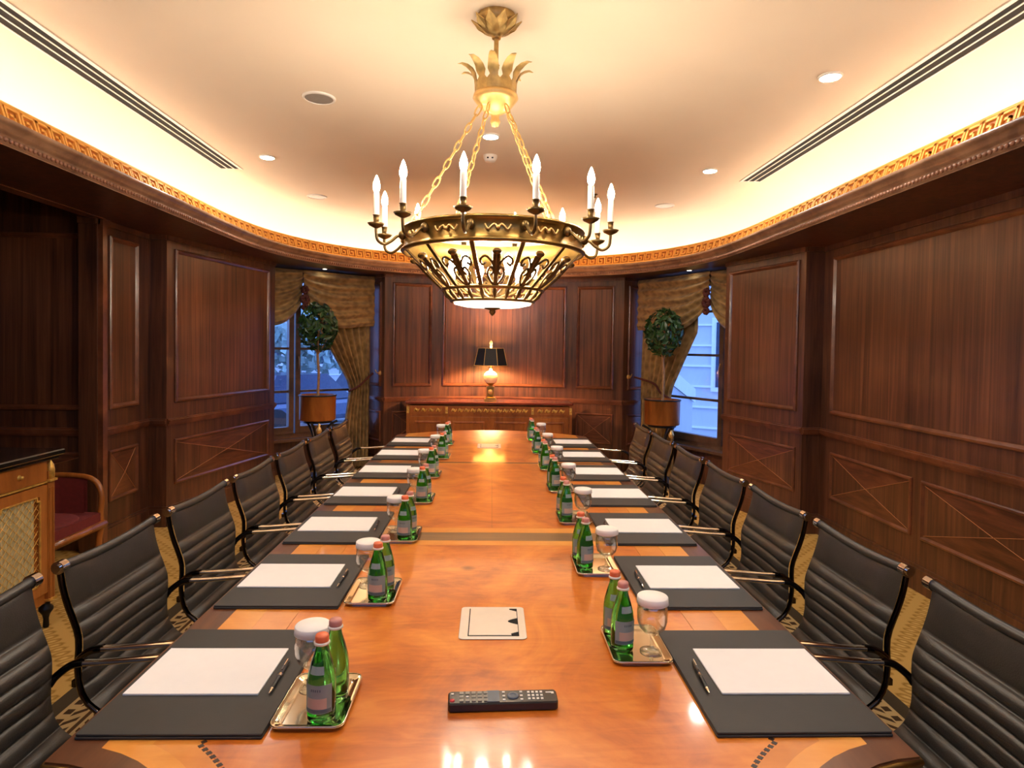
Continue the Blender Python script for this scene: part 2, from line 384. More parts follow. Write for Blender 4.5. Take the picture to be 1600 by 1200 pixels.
# ------------------------------------------------------------------ the cornice curve (plan) and sweep
HALF = [(2.23, -2.6), (2.23, 5.3), (2.215, 5.8), (2.14, 6.3), (1.98, 6.75), (1.72, 7.16), (1.38, 7.48), (.96, 7.7), (.5, 7.83), (0, 7.87)]
right = [Vector((2.23, -2.6, 0))]+catmull([(x, y, 0) for x, y in HALF[1:]], 8)
PATH = right+[Vector((-p.x, p.y, 0)) for p in reversed(right[:-1])]
# resample to even steps
def resample(P, step):
    d = [0]
    for a, b in zip(P, P[1:]): d.append(d[-1]+(b-a).length)
    n = int(d[-1]/step); out = []; j = 0
    for i in range(n+1):
        s = d[-1]*i/n
        while j < len(d)-2 and d[j+1] < s: j += 1
        t = (s-d[j])/max(d[j+1]-d[j], 1e-9); out.append(P[j].lerp(P[j+1], min(t, 1)))
    return out
def path_normals(P):      # outward from the room
    out = []
    for i in range(len(P)):
        t = (P[min(i+1, len(P)-1)]-P[max(i-1, 0)]).normalized()
        out.append(Vector((t.y, -t.x, 0)))
    return out
PATH = resample(PATH, .12); PN = path_normals(PATH)
def sweep(mb, prof, smooth=True, i0=0, i1=None):
    P = PATH[i0:i1]; Q = PN[i0:i1]; n = len(prof)
    vs = [(p+q*o)+Vector((0, 0, z)) for p, q in zip(P, Q) for (o, z) in prof]
    fs = [(i*n+k, i*n+k+1, (i+1)*n+k+1, (i+1)*n+k) for i in range(len(P)-1) for k in range(n-1)]
    mb.add(vs, fs, smooth)

# ------------------------------------------------------------------ floor, ceiling, cornice
mb = MB(); mb.add([(-4.4, -2.7, 0), (3.2, -2.7, 0), (3.2, 9.0, 0), (-4.4, 9.0, 0)], [(0, 1, 2, 3)])
tag(mb.build('floor', M['carpet']), 'gold patterned carpet with a dark ornamental border', 'floor', kind='structure')

ceil = MB()
FLAT_O = .14
inner = [(p+q*FLAT_O) for p, q in zip(PATH, PN)]
ceil.add([(v.x, v.y, CEIL) for v in inner], [tuple(range(len(inner)))])
cprof = [(FLAT_O+.46*math.sin(a), CEIL-.42+.42*math.cos(a)) for a in [PI/2*k/10 for k in range(11)]]+[(.60, 2.45), (.21, 2.45)]
sweep(ceil, cprof)
ceiling = tag(ceil.build('ceiling', M['ceiling']), 'cream plaster ceiling with a curved glowing cove', 'ceiling', kind='structure')

trim = tag(empty('trim_1', (0, 0, 0)), 'curved mahogany cornice with a gilded greek key band round the ceiling', 'cornice', kind='structure')
mb = MB()
crown = [(.0, 2.43), (.0, 2.437), (-.012, 2.44), (-.012, 2.466), (-.004, 2.47), (-.006, 2.478), (-.02, 2.482), (-.026, 2.492), (-.03, 2.503), (-.042, 2.512), (-.052, 2.518), (-.054, 2.535), (-.046, 2.54), (.02, 2.553), (.09, 2.568), (.115, 2.57)]
sweep(mb, crown); mb.build('crown_molding', M['cornice'], trim)
mb = MB(); sweep(mb, [(.112, 2.568), (.145, 2.68)]); mb.build('key_band', M['gold_ground'], trim)
mb = MB(); sweep(mb, [(.143, 2.676), (.136, 2.682), (.140, 2.694), (.165, 2.696), (.20, 2.694), (.21, 2.45)]); mb.build('lip', M['gold'], trim)
mb = MB(); sweep(mb, [(.0, 2.43), (.625, 2.43)], False); mb.build('soffit', M['wall_wood'], trim)
# greek key pieces
KP = .105
def key_mesh():
    m = MB(); w = .0135
    # key drawn in (u, v): u along band 0..KP, v up 0..0.1
    segs = [((0, .004), (0, .1)), ((0, .1), (.084, .1)), ((.084, .1), (.084, .026)), ((.084, .026), (.034, .026)), ((.034, .026), (.034, .066)), ((.034, .066), (.056, .066)), ((0, .004), (KP, .004))]
    for (a, b) in segs:
        x0, x1 = min(a[0], b[0])-w/2, max(a[0], b[0])+w/2; z0, z1 = min(a[1], b[1])-w/2, max(a[1], b[1])+w/2
        m.box(((x0+x1)/2, .0, (z0+z1)/2), (x1-x0, .011, z1-z0))
    me = bpy.data.meshes.new('greek_key'); me.from_pydata(m.v, [], m.f); me.materials.append(M['gold']); return me
KM = key_mesh()
KPATH = resample([p+q*.107 for p, q in zip(PATH, PN)], KP); KN = path_normals(KPATH)
tilt = math.atan2(.033, .112)
keys = [i for i in range(len(KPATH)-1) if KPATH[i].y > 1.55]
for i in keys:
    t = (KPATH[i+1]-KPATH[i]).normalized()
    ang = math.atan2(t.y, t.x)
    # local y = outward normal side (t.y,-t.x) is -90deg of t  => local -y ; lean outward going up
    o = bpy.data.objects.new('greek_key', KM); COL.objects.link(o); o.parent = trim
    o.matrix_local = Matrix.Translation(KPATH[i]+Vector((0, 0, 2.572)))@Matrix.Rotation(ang, 4, 'Z')@Matrix.Rotation(tilt, 4, 'X')
mb = MB()
BP = resample([p+q*(-.014) for p, q in zip(PATH, PN)], .03)
for p in BP:
    if p.y > 1.2: mb.ball((p.x, p.y, 2.453), .0115, 6, 4)
mb.build('bead_row', M['bead'], trim, kind='stuff')
mb = MB(); sweep(mb, [(.42+.016*math.cos(a), 2.635+.016*math.sin(a)) for a in [2*PI*k/6 for k in range(7)]])
tag(mb.build('cove_light', M['e_cove']), 'warm hidden light tube running behind the cornice lip', 'light')

# ------------------------------------------------------------------ walls
class Line:
    def __init__(s, a, b, n=None):
        s.a = Vector((a[0], a[1], 0)); s.b = Vector((b[0], b[1], 0)); s.L = (s.b-s.a).length; s.t = (s.b-s.a)/s.L
        s.n = Vector((-s.t.y, s.t.x, 0))     # left of travel = into the room when walking clockwise reversed
        if n: s.n *= n
        s.curved = False
    def at(s, u, d, z): return s.a+s.t*u+s.n*d+Vector((0, 0, z))
class Arc:
    def __init__(s, a, b, sag):             # bulges away from the room
        a = Vector((a[0], a[1], 0)); b = Vector((b[0], b[1], 0)); c = (b-a).length; s.R = (c*c/4+sag*sag)/(2*sag)
        t = (b-a)/c; nrm = Vector((-t.y, t.x, 0)); s.n_in = nrm
        mid = (a+b)/2; s.c = mid+nrm*(s.R-sag); s.h = math.asin(c/2/s.R); s.L = 2*s.h*s.R; s.t = t; s.curved = True
    def at(s, u, d, z):
        th = -s.h+u/s.R; dirv = s.t*math.sin(th)-s.n_in*math.cos(th)
        return s.c+dirv*(s.R-d)+Vector((0, 0, z))
def bent(mb, path, s0, s1, z0, z1, d0, d1):
    n = max(1, int(math.ceil((s1-s0)/.15))) if path.curved else 1
    vs = []
    for i in range(n+1):
        u = s0+(s1-s0)*i/n
        vs += [path.at(u, d0, z0), path.at(u, d1, z0), path.at(u, d1, z1), path.at(u, d0, z1)]
    fs = [(0, 3, 2, 1), (4*n, 4*n+1, 4*n+2, 4*n+3)]
    for i in range(n):
        for k in range(4): fs.append((4*i+k, 4*i+(k+1) % 4, 4*i+4+(k+1) % 4, 4*i+4+k))
    mb.add(vs, fs)
def frame(mb, path, s0, s1, z0, z1, prof):
    n = max(1, int(math.ceil((s1-s0)/.15))) if path.curved else 1
    loop = []
    for i in range(n): loop.append((i/n, 0))
    loop.append((1, 0)); 
    for i in range(n): loop.append((1-i/n, 1))
    loop.append((0, 1))
    m = len(prof); vs = []
    for (fu, fz) in loop:
        for (ins, d) in prof:
            a, b = s0+ins, s1-ins; c, e = z0+ins, z1-ins
            vs.append(path.at(a+(b-a)*fu, d, c if fz == 0 else e))
    k = len(loop); fs = []
    for i in range(k):
        j = (i+1) % k
        for q in range(m-1): fs.append((i*m+q, i*m+q+1, j*m+q+1, j*m+q))
    mb.add(vs, fs)
MOLD = [(0, .0), (0, .012), (.008, .02), (.02, .022), (.03, .012), (.036, .004), (.042, 0)]
MOLD_S = [(0, .0), (0, .008), (.006, .014), (.016, .015), (.024, .006), (.028, 0)]
PT, PB, RL = 2.33, 1.035, .886
def wall(name, label, path, upper=(), lower=(), top=2.44, rail=True, base=True, x_inlay=True, thick=.08, lowz=(.34, .725), upz=None, strips=1):
    m = MB(); bent(m, path, 0, path.L, 0, top, -thick, 0)
    w = tag(m.build(name, M['wall_wood']), label, 'wall', kind='structure')
    if base:
        m = MB(); bent(m, path, 0, path.L, 0, .15, 0, .018); bent(m, path, 0, path.L, .15, .17, 0, .01); m.build('baseboard', M['wall_wood'], w)
    if rail:
        m = MB()
        bent(m, path, 0, path.L, .845, .862, 0, .012); bent(m, path, 0, path.L, .862, .884, 0, .026); bent(m, path, 0, path.L, .884, .894, 0, .034); bent(m, path, 0, path.L, .894, .905, 0, .016)
        m.build('chair_rail', M['mould_wood'], w)
    m = MB(); bent(m, path, 0, path.L, top-.05, top, 0, .014); m.build('top_rail', M['wall_wood'], w)
    z0, z1 = upz if upz else (PB, PT)
    for (a, b) in upper:
        ns = strips if (b-a) > .8 else max(1, strips//3)
        for q in range(ns):
            u0_, u1_ = a+.04+(b-a-.08)*q/ns, a+.04+(b-a-.08)*(q+1)/ns-(.0012 if ns > 1 else 0)
            m = MB(); bent(m, path, u0_, u1_, z0+.04, z1-.04, 0, .005); m.build('panel', M['panel_wood'], w)
        m = MB(); frame(m, path, a, b, z0, z1, MOLD); m.build('panel_molding', M['mould_wood'], w)
    for (a, b) in lower:
        z0, z1 = lowz
        m = MB(); frame(m, path, a, b, z0, z1, MOLD_S); m.build('panel_molding', M['mould_wood'], w)
        a2, b2, c2, e2 = a+.03, b-.03, z0+.03, z1-.03; mu, mz = (a2+b2)/2, (c2+e2)/2
        corners = [(a2, c2), (b2, c2), (b2, e2), (a2, e2)]
        for k in range(4):
            p, q = corners[k], corners[(k+1) % 4]
            m = MB(); vs = [path.at(p[0], .001, p[1]), path.at(q[0], .001, q[1]), path.at(mu, .012, mz)]
            m.add(vs, [(0, 1, 2)]); m.build('veneer_quarter', M['panel_wood_h'] if k % 2 == 0 else M['panel_wood'], w)
        if x_inlay:
            m = MB()
            for p in corners: m.tube([path.at(p[0], .002, p[1]), path.at(mu, .0125, mz)], .0022, 4)
            m.build('inlay_line', M['stringing'], w)
    return w
XR, XL = 2.80, -2.85
# right big wall (walk from far to near so the room is on the right => n=-1 gives +inside)
p = Line((XR, 5.2), (XR, -2.6), 1)
if p.n.x > 0: p.n *= -1
wall('wall_right', 'right mahogany wall with one long upper panel and veneered dado', p, [(.15, 3.9), (4.05, 7.5)], [(.17, 1.17), (1.26, 2.46), (2.55, 3.75), (4.1, 5.5), (5.6, 7.4)])
def inward(p):
    c = p.at(p.L/2, 0, 0); d = Vector((0, 4, 0))-c
    if p.n.dot(d) < 0: p.n *= -1
    return p
p = inward(Line((2.64, 5.2), (2.36, 6.26))); wall('wall_right_pier', 'right mahogany pier between the long panel and the window', p, [(.07, p.L-.07)], [(.07, p.L-.09)])
p = Line((2.64, 5.2), (2.9, 5.2)); p.n = Vector((0, -1, 0)); wall('wall_right_return', 'narrow dark return of the right pier facing the camera', p, thick=.05)
p = inward(Line((-2.70, 5.28), (-2.37, 6.9))); wall('wall_left_pier', 'left mahogany pier with one broad panel beside the window', p, [(.09, p.L-.12)], [(.09, p.L-.12)])
p = Line((-2.70, 5.28), (-2.95, 5.28)); p.n = Vector((0, -1, 0)); wall('wall_left_return', 'narrow dark return of the left pier facing the camera', p, thick=.05)
p = inward(Line((XL, 4.62), (XL, 5.28))); w = wall('wall_left', 'narrow mahogany pilaster wall between alcove and left pier', p, [(.12, .50)], [(.12, .50)])
m = MB(); bent(m, p, -.004, .05, 0, 2.38, 0, .036); bent(m, p, .055, .075, 0, 2.38, 0, .02); bent(m, p, 0, .09, 2.38, 2.44, 0, .035); m.build('pilaster_strip', M['mould_wood'], w)
p = Line((-4.3, 4.68), (XL-.02, 4.68)); p.n = Vector((0, -1, 0)); wall('wall_alcove', 'shadowed panelled wall at the end of the left alcove', p, [(.1, p.L-.09)], [(.1, p.L-.09)], top=2.75)
p = Line((XL, 4.604), (XL-.13, 4.604)); p.n = Vector((0, -1, 0)); wall('wall_alcove_jamb', 'mahogany jamb where the pilaster meets the alcove', p, rail=False, base=False)
m = MB(); m.box((-4.32, 1.9, 1.4), (.08, 5.7, 2.8)); tag(m.build('wall_alcove_side', M['wall_wood']), 'side wall deep inside the left alcove', 'wall', kind='structure')
m = MB(); m.box((-3.6, 1.9, 2.76), (1.5, 5.7, .06)); tag(m.build('alcove_ceiling', M['wall_wood']), 'dark wooden ceiling of the left alcove', 'ceiling', kind='structure')
m = MB(); m.box((-2.87, 1.8, 2.6), (.05, 5.66, .34)); m.box((-2.85, 1.8, 2.44), (.09, 5.66, .03)); tag(m.build('trim_2', M['mould_wood']), 'wooden header edge above the left alcove opening', 'trim', kind='structure')
p = inward(Line((XL, .9), (XL, -2.6))); wall('wall_left_near', 'left wall beside the camera', p, [(.2, 3.2)], [(.2, 3.2)])
m = MB(); m.box((-3.6, .86, 1.4), (1.55, .08, 2.8)); tag(m.build('wall_alcove_near', M['wall_wood']), 'near end wall of the left alcove', 'wall', kind='structure')
p = inward(Line((3.0, -2.6), (-3.0, -2.6))); wall('wall_near', 'wall behind the camera', p, [(.3, 2.9), (3.1, 5.7)], [(.3, 2.9), (3.1, 5.7)])
# far wall, an arc
FA, FB = (1.63, 7.70), (-1.33, 7.78)
p = Arc(FB, FA, .36)
# Arc.at: u from FB to FA ; bulges toward -n_in ; n_in is left of travel (+y) -> need bulge to +y
p.n_in = -p.n_in; p.c = Vector(((FA[0]+FB[0])/2, (FA[1]+FB[1])/2, 0))+p.n_in*(p.R-.36)
Lf = p.L
wall('wall_far', 'curved far mahogany wall with three upright panels behind the sideboard', p, [(.10, .60), (.74, Lf-.74), (Lf-.60, Lf-.12)], [(.10, .60), (.74, Lf-.74), (Lf-.60, Lf-.12)], strips=7)

# ------------------------------------------------------------------ windows with niches, curtains
def window(idx, P, Q, side):
    """P outer end (beside pier), Q inner end (beside the far wall). side=-1 left, +1 right"""
    P = Vector((P[0], P[1], 0)); Q = Vector((Q[0], Q[1], 0)); L = (Q-P).length; t = (Q-P)/L
    out = Vector((-t.y, t.x, 0))
    if out.dot(Vector((0, 1, 0))) < 0: out *= -1
    DEP = .46
    where = 'left' if side < 0 else 'right'
    def at(u, d, z): return P+t*u+out*d+Vector((0, 0, z))
    class W_:      # path along the inner reveal: u from room edge outward
        curved = False; L = DEP+.02
        n = -t
        def at(s, u, d, z): return Q+out*u-t*d+Vector((0, 0, z))
    rv = wall('wall_niche_'+where, 'panelled reveal of the %s window niche beside the far wall' % where, W_(), [(.07, .38)], [(.07, .38)], x_inlay=False, thick=.05)
    UO = -.52
    m = MB(); bent2 = lambda m, u0, u1, d0, d1, z0, z1: m.add([at(u0, d0, z0), at(u1, d0, z0), at(u1, d1, z0), at(u0, d1, z0), at(u0, d0, z1), at(u1, d0, z1), at(u1, d1, z1), at(u0, d1, z1)], [(0, 3, 2, 1), (4, 5, 6, 7), (0, 1, 5, 4), (1, 2, 6, 5), (2, 3, 7, 6), (3, 0, 4, 7)])
    bent2(m, UO-.06, UO, .05, DEP+.1, 0, 2.43); bent2(m, UO-.06, -.02, .0, .06, 0, 2.43)
    tag(m.build('wall_niche_%s_outer' % where, M['wall_wood']), 'outer side of the %s window niche' % where, 'wall', kind='structure')
    m = MB(); bent2(m, UO-.05, L+.05, .0, DEP+.12, 2.431, 2.47); 
    tag(m.build('niche_ceiling', M['wall_wood']), 'dark wooden ceiling of the %s window niche' % where, 'ceiling', kind='structure')
    # the wall above/below window and the frame
    w = tag(empty('window_%d' % idx, at(.3, DEP, 0)), 'tall wooden casement window in the %s niche' % where, 'window', kind='structure')
    off = at(.3, DEP, 0)
    class MW(MB):
        def bld(s, name, mat, par=None):
            s.v = [tuple(Vector(v)-off) for v in s.v]; return s.build(name, mat, par or w)
    m = MW(); bent2(m, UO, L, DEP, DEP+.08, 0, .40); m.bld('apron', M['wall_wood'])
    m = MW(); bent2(m, UO, L, DEP-.14, DEP+.08, .40, .43); m.bld('sill', M['winframe'])
    c = .30*1.38
    m = MW()
    bent2(m, L-.07, L, DEP, DEP+.09, .43, 2.43); bent2(m, UO, UO+.07, DEP, DEP+.09, .43, 2.43); bent2(m, UO, L, DEP, DEP+.09, 2.36, 2.43); bent2(m, UO, L, DEP, DEP+.09, .43, .48)
    m.bld('frame', M['winframe'])
    for (a, b) in ((UO+.07, c-.01), (c+.01, L-.07)):
        m = MW(); fr = .06
        bent2(m, a, a+fr, DEP-.02, DEP+.05, .48, 2.36); bent2(m, b-fr, b, DEP-.02, DEP+.05, .48, 2.36); bent2(m, a+fr, b-fr, DEP-.02, DEP+.05, .48, .56); bent2(m, a+fr, b-fr, DEP-.02, DEP+.05, 2.28, 2.36)
        sash = m.bld('casement', M['winframe'])
        zs = [.56, .98, 1.49, 1.99, 2.28]
        for z in zs[1:-1]:
            m = MW(); bent2(m, a+fr, b-fr, DEP, DEP+.035, z-.014, z+.014); o = m.bld('glazing_bar', M['winframe'], sash)
        for k in range(4):
            m = MW(); bent2(m, a+fr, b-fr, DEP+.014, DEP+.02, zs[k]+(.014 if k else 0), zs[k+1]-(.014 if k < 3 else 0)); m.bld('pane', M['pane'], sash)
        if a > 0:
            m = MW(); m.tube([at(a+.03, DEP-.03, 1.25), at(a+.03, DEP-.045, 1.3), at(a+.03, DEP-.045, 1.36), at(a+.03, DEP-.03, 1.4)], .007, 6); m.bld('handle', M['brass'], sash)
    # curtain
    cu = tag(empty('curtain', at(.6, .2, 0)), 'gold damask curtain with swagged valance at the %s window' % where, 'curtain', 'window curtains')
    off2 = at(.6, .2, 0)
    def bld(m, name, mat):
        m.v = [tuple(Vector(v)-off2) for v in m.v]; return m.build(name, mat, cu)
    ru = .40
    def swag(u0, u1, zt, drop0, drop, drop1, d):
        m = MB()
        def fn(a, b):
            s = math.sin(PI*a)**.75
            base = drop0*(1-a)+drop1*a
            dz = b*(base+(drop-base)*s if drop > base else base)
            fold = math.sin(b*PI*2*6+a*2.0)*.022*(.4+s)
            return at(u0+(u1-u0)*a, d-.02-.12*s*b**.7*.6+fold, zt-dz)
        m.grid(28, 44, fn); return m
    bld(swag(UO+.05, ru, 2.40, .74, .66, .34, .22), 'valance_swag', M['curtain'])
    bld(swag(ru, L-.04, 2.40, .34, .66, .62, .20), 'valance_swag', M['curtain'])
    m = MB()
    for k, (dz, r) in enumerate(((0, .05), (-.11, .062), (-.2, .045))):
        for q in range(7):
            a = 2*PI*q/7; c0 = at(ru+.6*r*math.cos(a), .14, 2.17+dz+.6*r*math.sin(a)); m.ball(c0, r*.45, 8, 5)
    bld(m, 'rosette', M['rosette'])
    # drape on the inner side
    def drape(u_in, u_outs, d, nf):
        m = MB()
        zt, zb = 2.3, .03
        def uo(z):
            pts = u_outs
            for (za, ua), (zb_, ub) in zip(pts, pts[1:]):
                if za >= z >= zb_:
                    f = (za-z)/(za-zb_); f = f*f*(3-2*f) if False else f
                    return ua+(ub-ua)*f
            return pts[-1][1]
        def fn(a, b):
            z = zt+(zb-zt)*b; u = u_in+(uo(z)-u_in)*a
            amp = .030
            return at(u, d+amp*math.sin(a*PI*2*nf)+.008*math.sin(a*40+b*9), z)
        m.grid(84, 40, fn); return m
    bld(drape(L-.07, [(2.3, .62), (1.75, .60), (1.12, .98), (1.0, 1.02), (.6, .96), (.02, .93)], .24, 7), 'drape', M['curtain'])
    bld(drape(UO+.06, [(2.3, UO+.34), (1.5, UO+.30), (1.1, UO+.2), (.02, UO+.22)], .26, 4), 'drape', M['curtain'])
    m = MB(); m.tube(catmull([at(.97, .17, .98), at(1.1, .15, 1.04), at(1.22, .15, 1.14), at(L-.09, .11, 1.2)], 5), .013, 6); bld(m, 'tieback_cord', M['rosette'])
    h = empty('curtain_holdback', at(L-.004, .085, 1.2)); tag(h, 'small brass curtain holdback on the %s niche reveal' % where, 'holdback', 'curtain holdbacks')
    m = MB(); m.lathe([(.001, 0), (.03, .002), (.034, .01), (.02, .018), (.001, .02)], 12, (0, 0, 0), Vector((0, 0, 1)).rotation_difference(-t).to_matrix()); m.build('rosette', M['gilt'], h)
    m = MB(); m.tube([(0, 0, 0), tuple(-t*.05), tuple(-t*.07+Vector((0, 0, .04)))], .006, 6); m.build('hook', M['gilt'], h)
    return at
LAT = window(1, (-2.37, 6.9), (-1.33, 7.78), -1)
RAT = window(2, (2.36, 6.26), (1.63, 7.70), 1)

# ------------------------------------------------------------------ ceiling fittings
def disc_fit(name, label, cat, x, y, r, face, rim, z=CEIL, group=None, dome=.012):
    e = tag(empty(name, (x, y, z)), label, cat, group)
    m = MB(); m.lathe([(r, 0), (r, -.006), (r*.86, -dome), (r*.84, -dome+.004), (r*.84, 0)], 28); m.build('trim_ring', rim, e)
    m = MB(); m.lathe([(r*.84, -dome*.6), (r*.4, -dome*.75), (.001, -dome*.78)], 28); m.build('face', face, e)
    return e
for (x, y, lab) in [(-1.83, 5.13, 'round recessed downlight near the far end of the left vent'), (-.03, 4.49, 'round recessed downlight just behind the chandelier chains'), (1.82, 3.38, 'large-looking recessed downlight nearest the camera on the right ceiling'), (1.80, 5.2, 'round recessed downlight beside the far end of the right vent'), (-1.83, 1.6, 'added unseen downlight above the near left chairs'), (0, .9, 'added unseen downlight above the camera'), (1.82, 1.0, 'added unseen downlight above the near right chairs')]:  # downlights over near chairs and camera: unseen, added to light the desk pads
    disc_fit('downlight', lab, 'downlight', x, y, .062, M['e_down'], M['white'], group='ceiling downlights')
disc_fit('ceiling_speaker', 'grey round speaker grille on the ceiling left of the chandelier', 'speaker', -1.075, 3.88, .1, M['grey_grille'], M['white'])
disc_fit('ceiling_speaker', 'white round ceiling disc near the left end of the cove', 'speaker', -1.80, 6.45, .1, M['white'], M['white'])
disc_fit('ceiling_speaker', 'white round ceiling disc near the right end of the cove', 'speaker', 1.78, 6.5, .1, M['white'], M['white'])
e = tag(empty('smoke_detector', (-.035, 4.95, CEIL)), 'white smoke detector on the ceiling behind the chandelier', 'smoke detector')
m = MB(); m.lathe([(.055, 0), (.055, -.015), (.05, -.03), (.04, -.045), (.001, -.05)], 20); m.build('housing', M['white'], e)
m = MB(); [m.box((.018*s, -.05, -.03), (.014, .012, .008)) for s in (-1, 1)]; m.build('sensor_slot', M['slot'], e)
e = tag(empty('sprinkler_head', (.98, 6.1, CEIL)), 'tiny sprinkler head on the ceiling right of the chandelier', 'sprinkler')
m = MB(); m.lathe([(.03, 0), (.03, -.006), (.012, -.01), (.01, -.03), (.02, -.034), (.001, -.036)], 10); m.build('head', M['bronze'], e)
for (atf, nm) in ((LAT, 'left'), (RAT, 'right')):
    q = atf(.62, .1, 2.43); disc_fit('niche_downlight', 'tiny downlight in the ceiling of the %s window niche' % nm, 'downlight', q.x, q.y, .03, M['e_niche'], M['white'], z=2.43, group='niche downlights', dome=.008)
for s, nm in ((-1, 'left'), (1, 'right')):
    y0, y1 = 1.6, 5.5; xw = .17; xc = s*2.27
    e = tag(empty('linear_vent', (xc, (y0+y1)/2, CEIL)), 'long slotted air vent running along the %s side of the ceiling' % nm, 'air vent', 'linear ceiling vents')
    m = MB(); m.box((0, 0, -.001), (xw-.01, y1-y0, .002)); m.build('void', M['slot'], e)
    m = MB()
    for sx in (-1, 1): m.box((sx*xw/2, 0, -.003), (.026 if sx == -s else .010, y1-y0+.02, .005))
    for sy in (-1, 1): m.box((0, sy*(y1-y0)/2, -.003), (xw, .012, .005))
    m.build('frame', M['white'], e)
    for k in range(2):
        m = MB(); m.box((-xw/2+xw*(k+1)/3, 0, -.0035), (.010, y1-y0, .003)); m.build('slat', M['white'], e)

# ------------------------------------------------------------------ conference table
TC = .012
tb = tag(empty('conference_table', (TC, 3.4, 0)), 'long burl wood conference table with dark border and cross bands', 'table')
NC, R0 = (.87, .86), .33
def arcpts(r, x_start):      # from straight side x_start down the concave notch to y=NC.y
    a0 = math.acos((x_start-NC[0])/r); a1 = PI
    return [(NC[0]+r*math.cos(a0+(a1-a0)*k/10), NC[1]+r*math.sin(a0+(a1-a0)*k/10)) for k in range(11)]
def far_y(x): return 5.97-.36*(x/.848)**2
def sidechain(xs, r): return arcpts(r, xs)
def outline_half():
    pts = [(.54, .3)]+list(reversed(arcpts(R0, .848)))
    pts += [(.848, 5.56)]
    pts += [(.848*k/10, far_y(.848*k/10)) for k in range(10, -1, -1)]
    return pts
h = outline_half(); full = h+[(-x, y) for x, y in reversed(h[:-1])]
sh = lambda poly: [(x, y-3.4) for x, y in poly]
m = MB(); m.prism(sh(full), .703, .7455); m.build('table_core', M['tdark'], tb)
m = MB(); m.tube([(x, y, .737) for x, y in sh(full)], .009, 6, closed=True); m.build('brass_edge', M['brass'], tb)
def piece(name, poly, mat, mirror=True):
    g = .0008
    for s in ((1, -1) if mirror else (1,)):
        q = [(x*s, y) for x, y in poly]
        if s < 0: q = q[::-1]
        m = MB(); m.prism(sh(q), .7455, .75); m.build(name, mat, tb)
XB_, XL2, XF = .765, .672, .575
Y1, Y2, Y3, Y4 = 2.555, 2.665, 4.265, 4.305
eps = .0012
# near section
a_out, a_b, a_f = arcpts(R0, .848), arcpts(.385, XB_), arcpts(.477, XF)
a_m = arcpts(.43, XL2)
piece('dark_border', [(.848-eps, Y1)]+[(x-eps, y+eps) for x, y in a_out]+[(.54-eps, .3), (.485, .3)]+list(reversed(a_b))+[(XB_, Y1)], M['tdark'])
piece('light_band', [(XB_-eps, Y1)]+a_b+[(.485-eps, .3), (.44, .3)]+list(reversed(a_m))+[(XL2, Y1)], M['tlight'])
piece('light_band', [(XL2-eps, Y1)]+a_m+[(.44-eps, .3), (.393, .3)]+list(reversed(a_f))+[(XF, Y1)], M['tlight2'])
nf = a_f+[(.393, .3)]
piece('burl_field', [(XF-eps, Y1-.06)]+[(x-eps, y) for x, y in nf]+[(-x+eps, y) for x, y in reversed(nf)]+[(-XF+eps, Y1-.06)], M['burl'], False)
R_ = lambda x0, x1, y0, y1: [(x0, y0), (x1, y0), (x1, y1), (x0, y1)]
piece('cross_light_band', R_(-XF+eps, XF-eps, Y1-.06+eps, Y1-eps), M['tlight'], False)
piece('cross_band', R_(-.848+eps, .848-eps, Y1, Y2), M['tcross'], False)
piece('cross_light_band', R_(-XF+eps, XF-eps, Y2+eps, Y2+.07), M['tlight'], False)
piece('burl_field', R_(-XF+eps, 0-eps/2, Y2+.07+eps, Y3-.05), M['burl'], True)
piece('cross_light_band', R_(-XF+eps, XF-eps, Y3-.05+eps, Y3-eps), M['tlight2'], False)
piece('cross_band', R_(-.848+eps, .848-eps, Y3, Y4), M['tdark'], False)
for (ya, yb) in ((Y2+eps, Y3-eps),):
    piece('dark_border', R_(XB_, .848-eps, ya, yb), M['tdark']); 
    piece('light_band', R_(XL2, XB_-eps, ya, yb), M['tlight']); piece('light_band', R_(XF, XL2-eps, ya, yb), M['tlight2'])
def farpiece(x0, x1, ins=.0): 
    return [(x0, Y4+eps), (x1, Y4+eps)]+[(x1+(x0-x1)*k/8, far_y(x1+(x0-x1)*k/8)-ins) for k in range(9)]
piece('dark_border', farpiece(XB_, .848-eps, .004), M['tdark']); piece('light_band', farpiece(XL2, XB_-eps, .004), M['tlight']); piece('light_band', farpiece(XF, XL2-eps, .004), M['tlight2'])
piece('burl_field', farpiece(-XF+eps, XF-eps, .004), M['burl'], False)
m = MB()
pts = [(XF, 1.36-.016*k) for k in range(8)]+[a for a in resample([Vector((x, y, 0)) for x, y in a_f], .016)]
for q in pts:
    x, y = q[0], q[1]
    if y < 1.24 or True:
        for s in (1, -1): m.box((x*s, y-3.4, .7502), (.010, .010, .0006), rz=PI/4)
m.build('dotted_inlay', M['dot'], tb, kind='stuff')
for y in (1.35, 3.4, 5.2):
    m = MB()
    m.box((0, y-3.4, .05), (.75, .5, .1)); m.box((0, y-3.4, .4), (.55, .34, .61)); m.box((0, y-3.4, .128), (.66, .44, .05)); m.box((0, y-3.4, .68), (.7, .46, .05))
    m.build('pedestal', M['tdark'], tb)

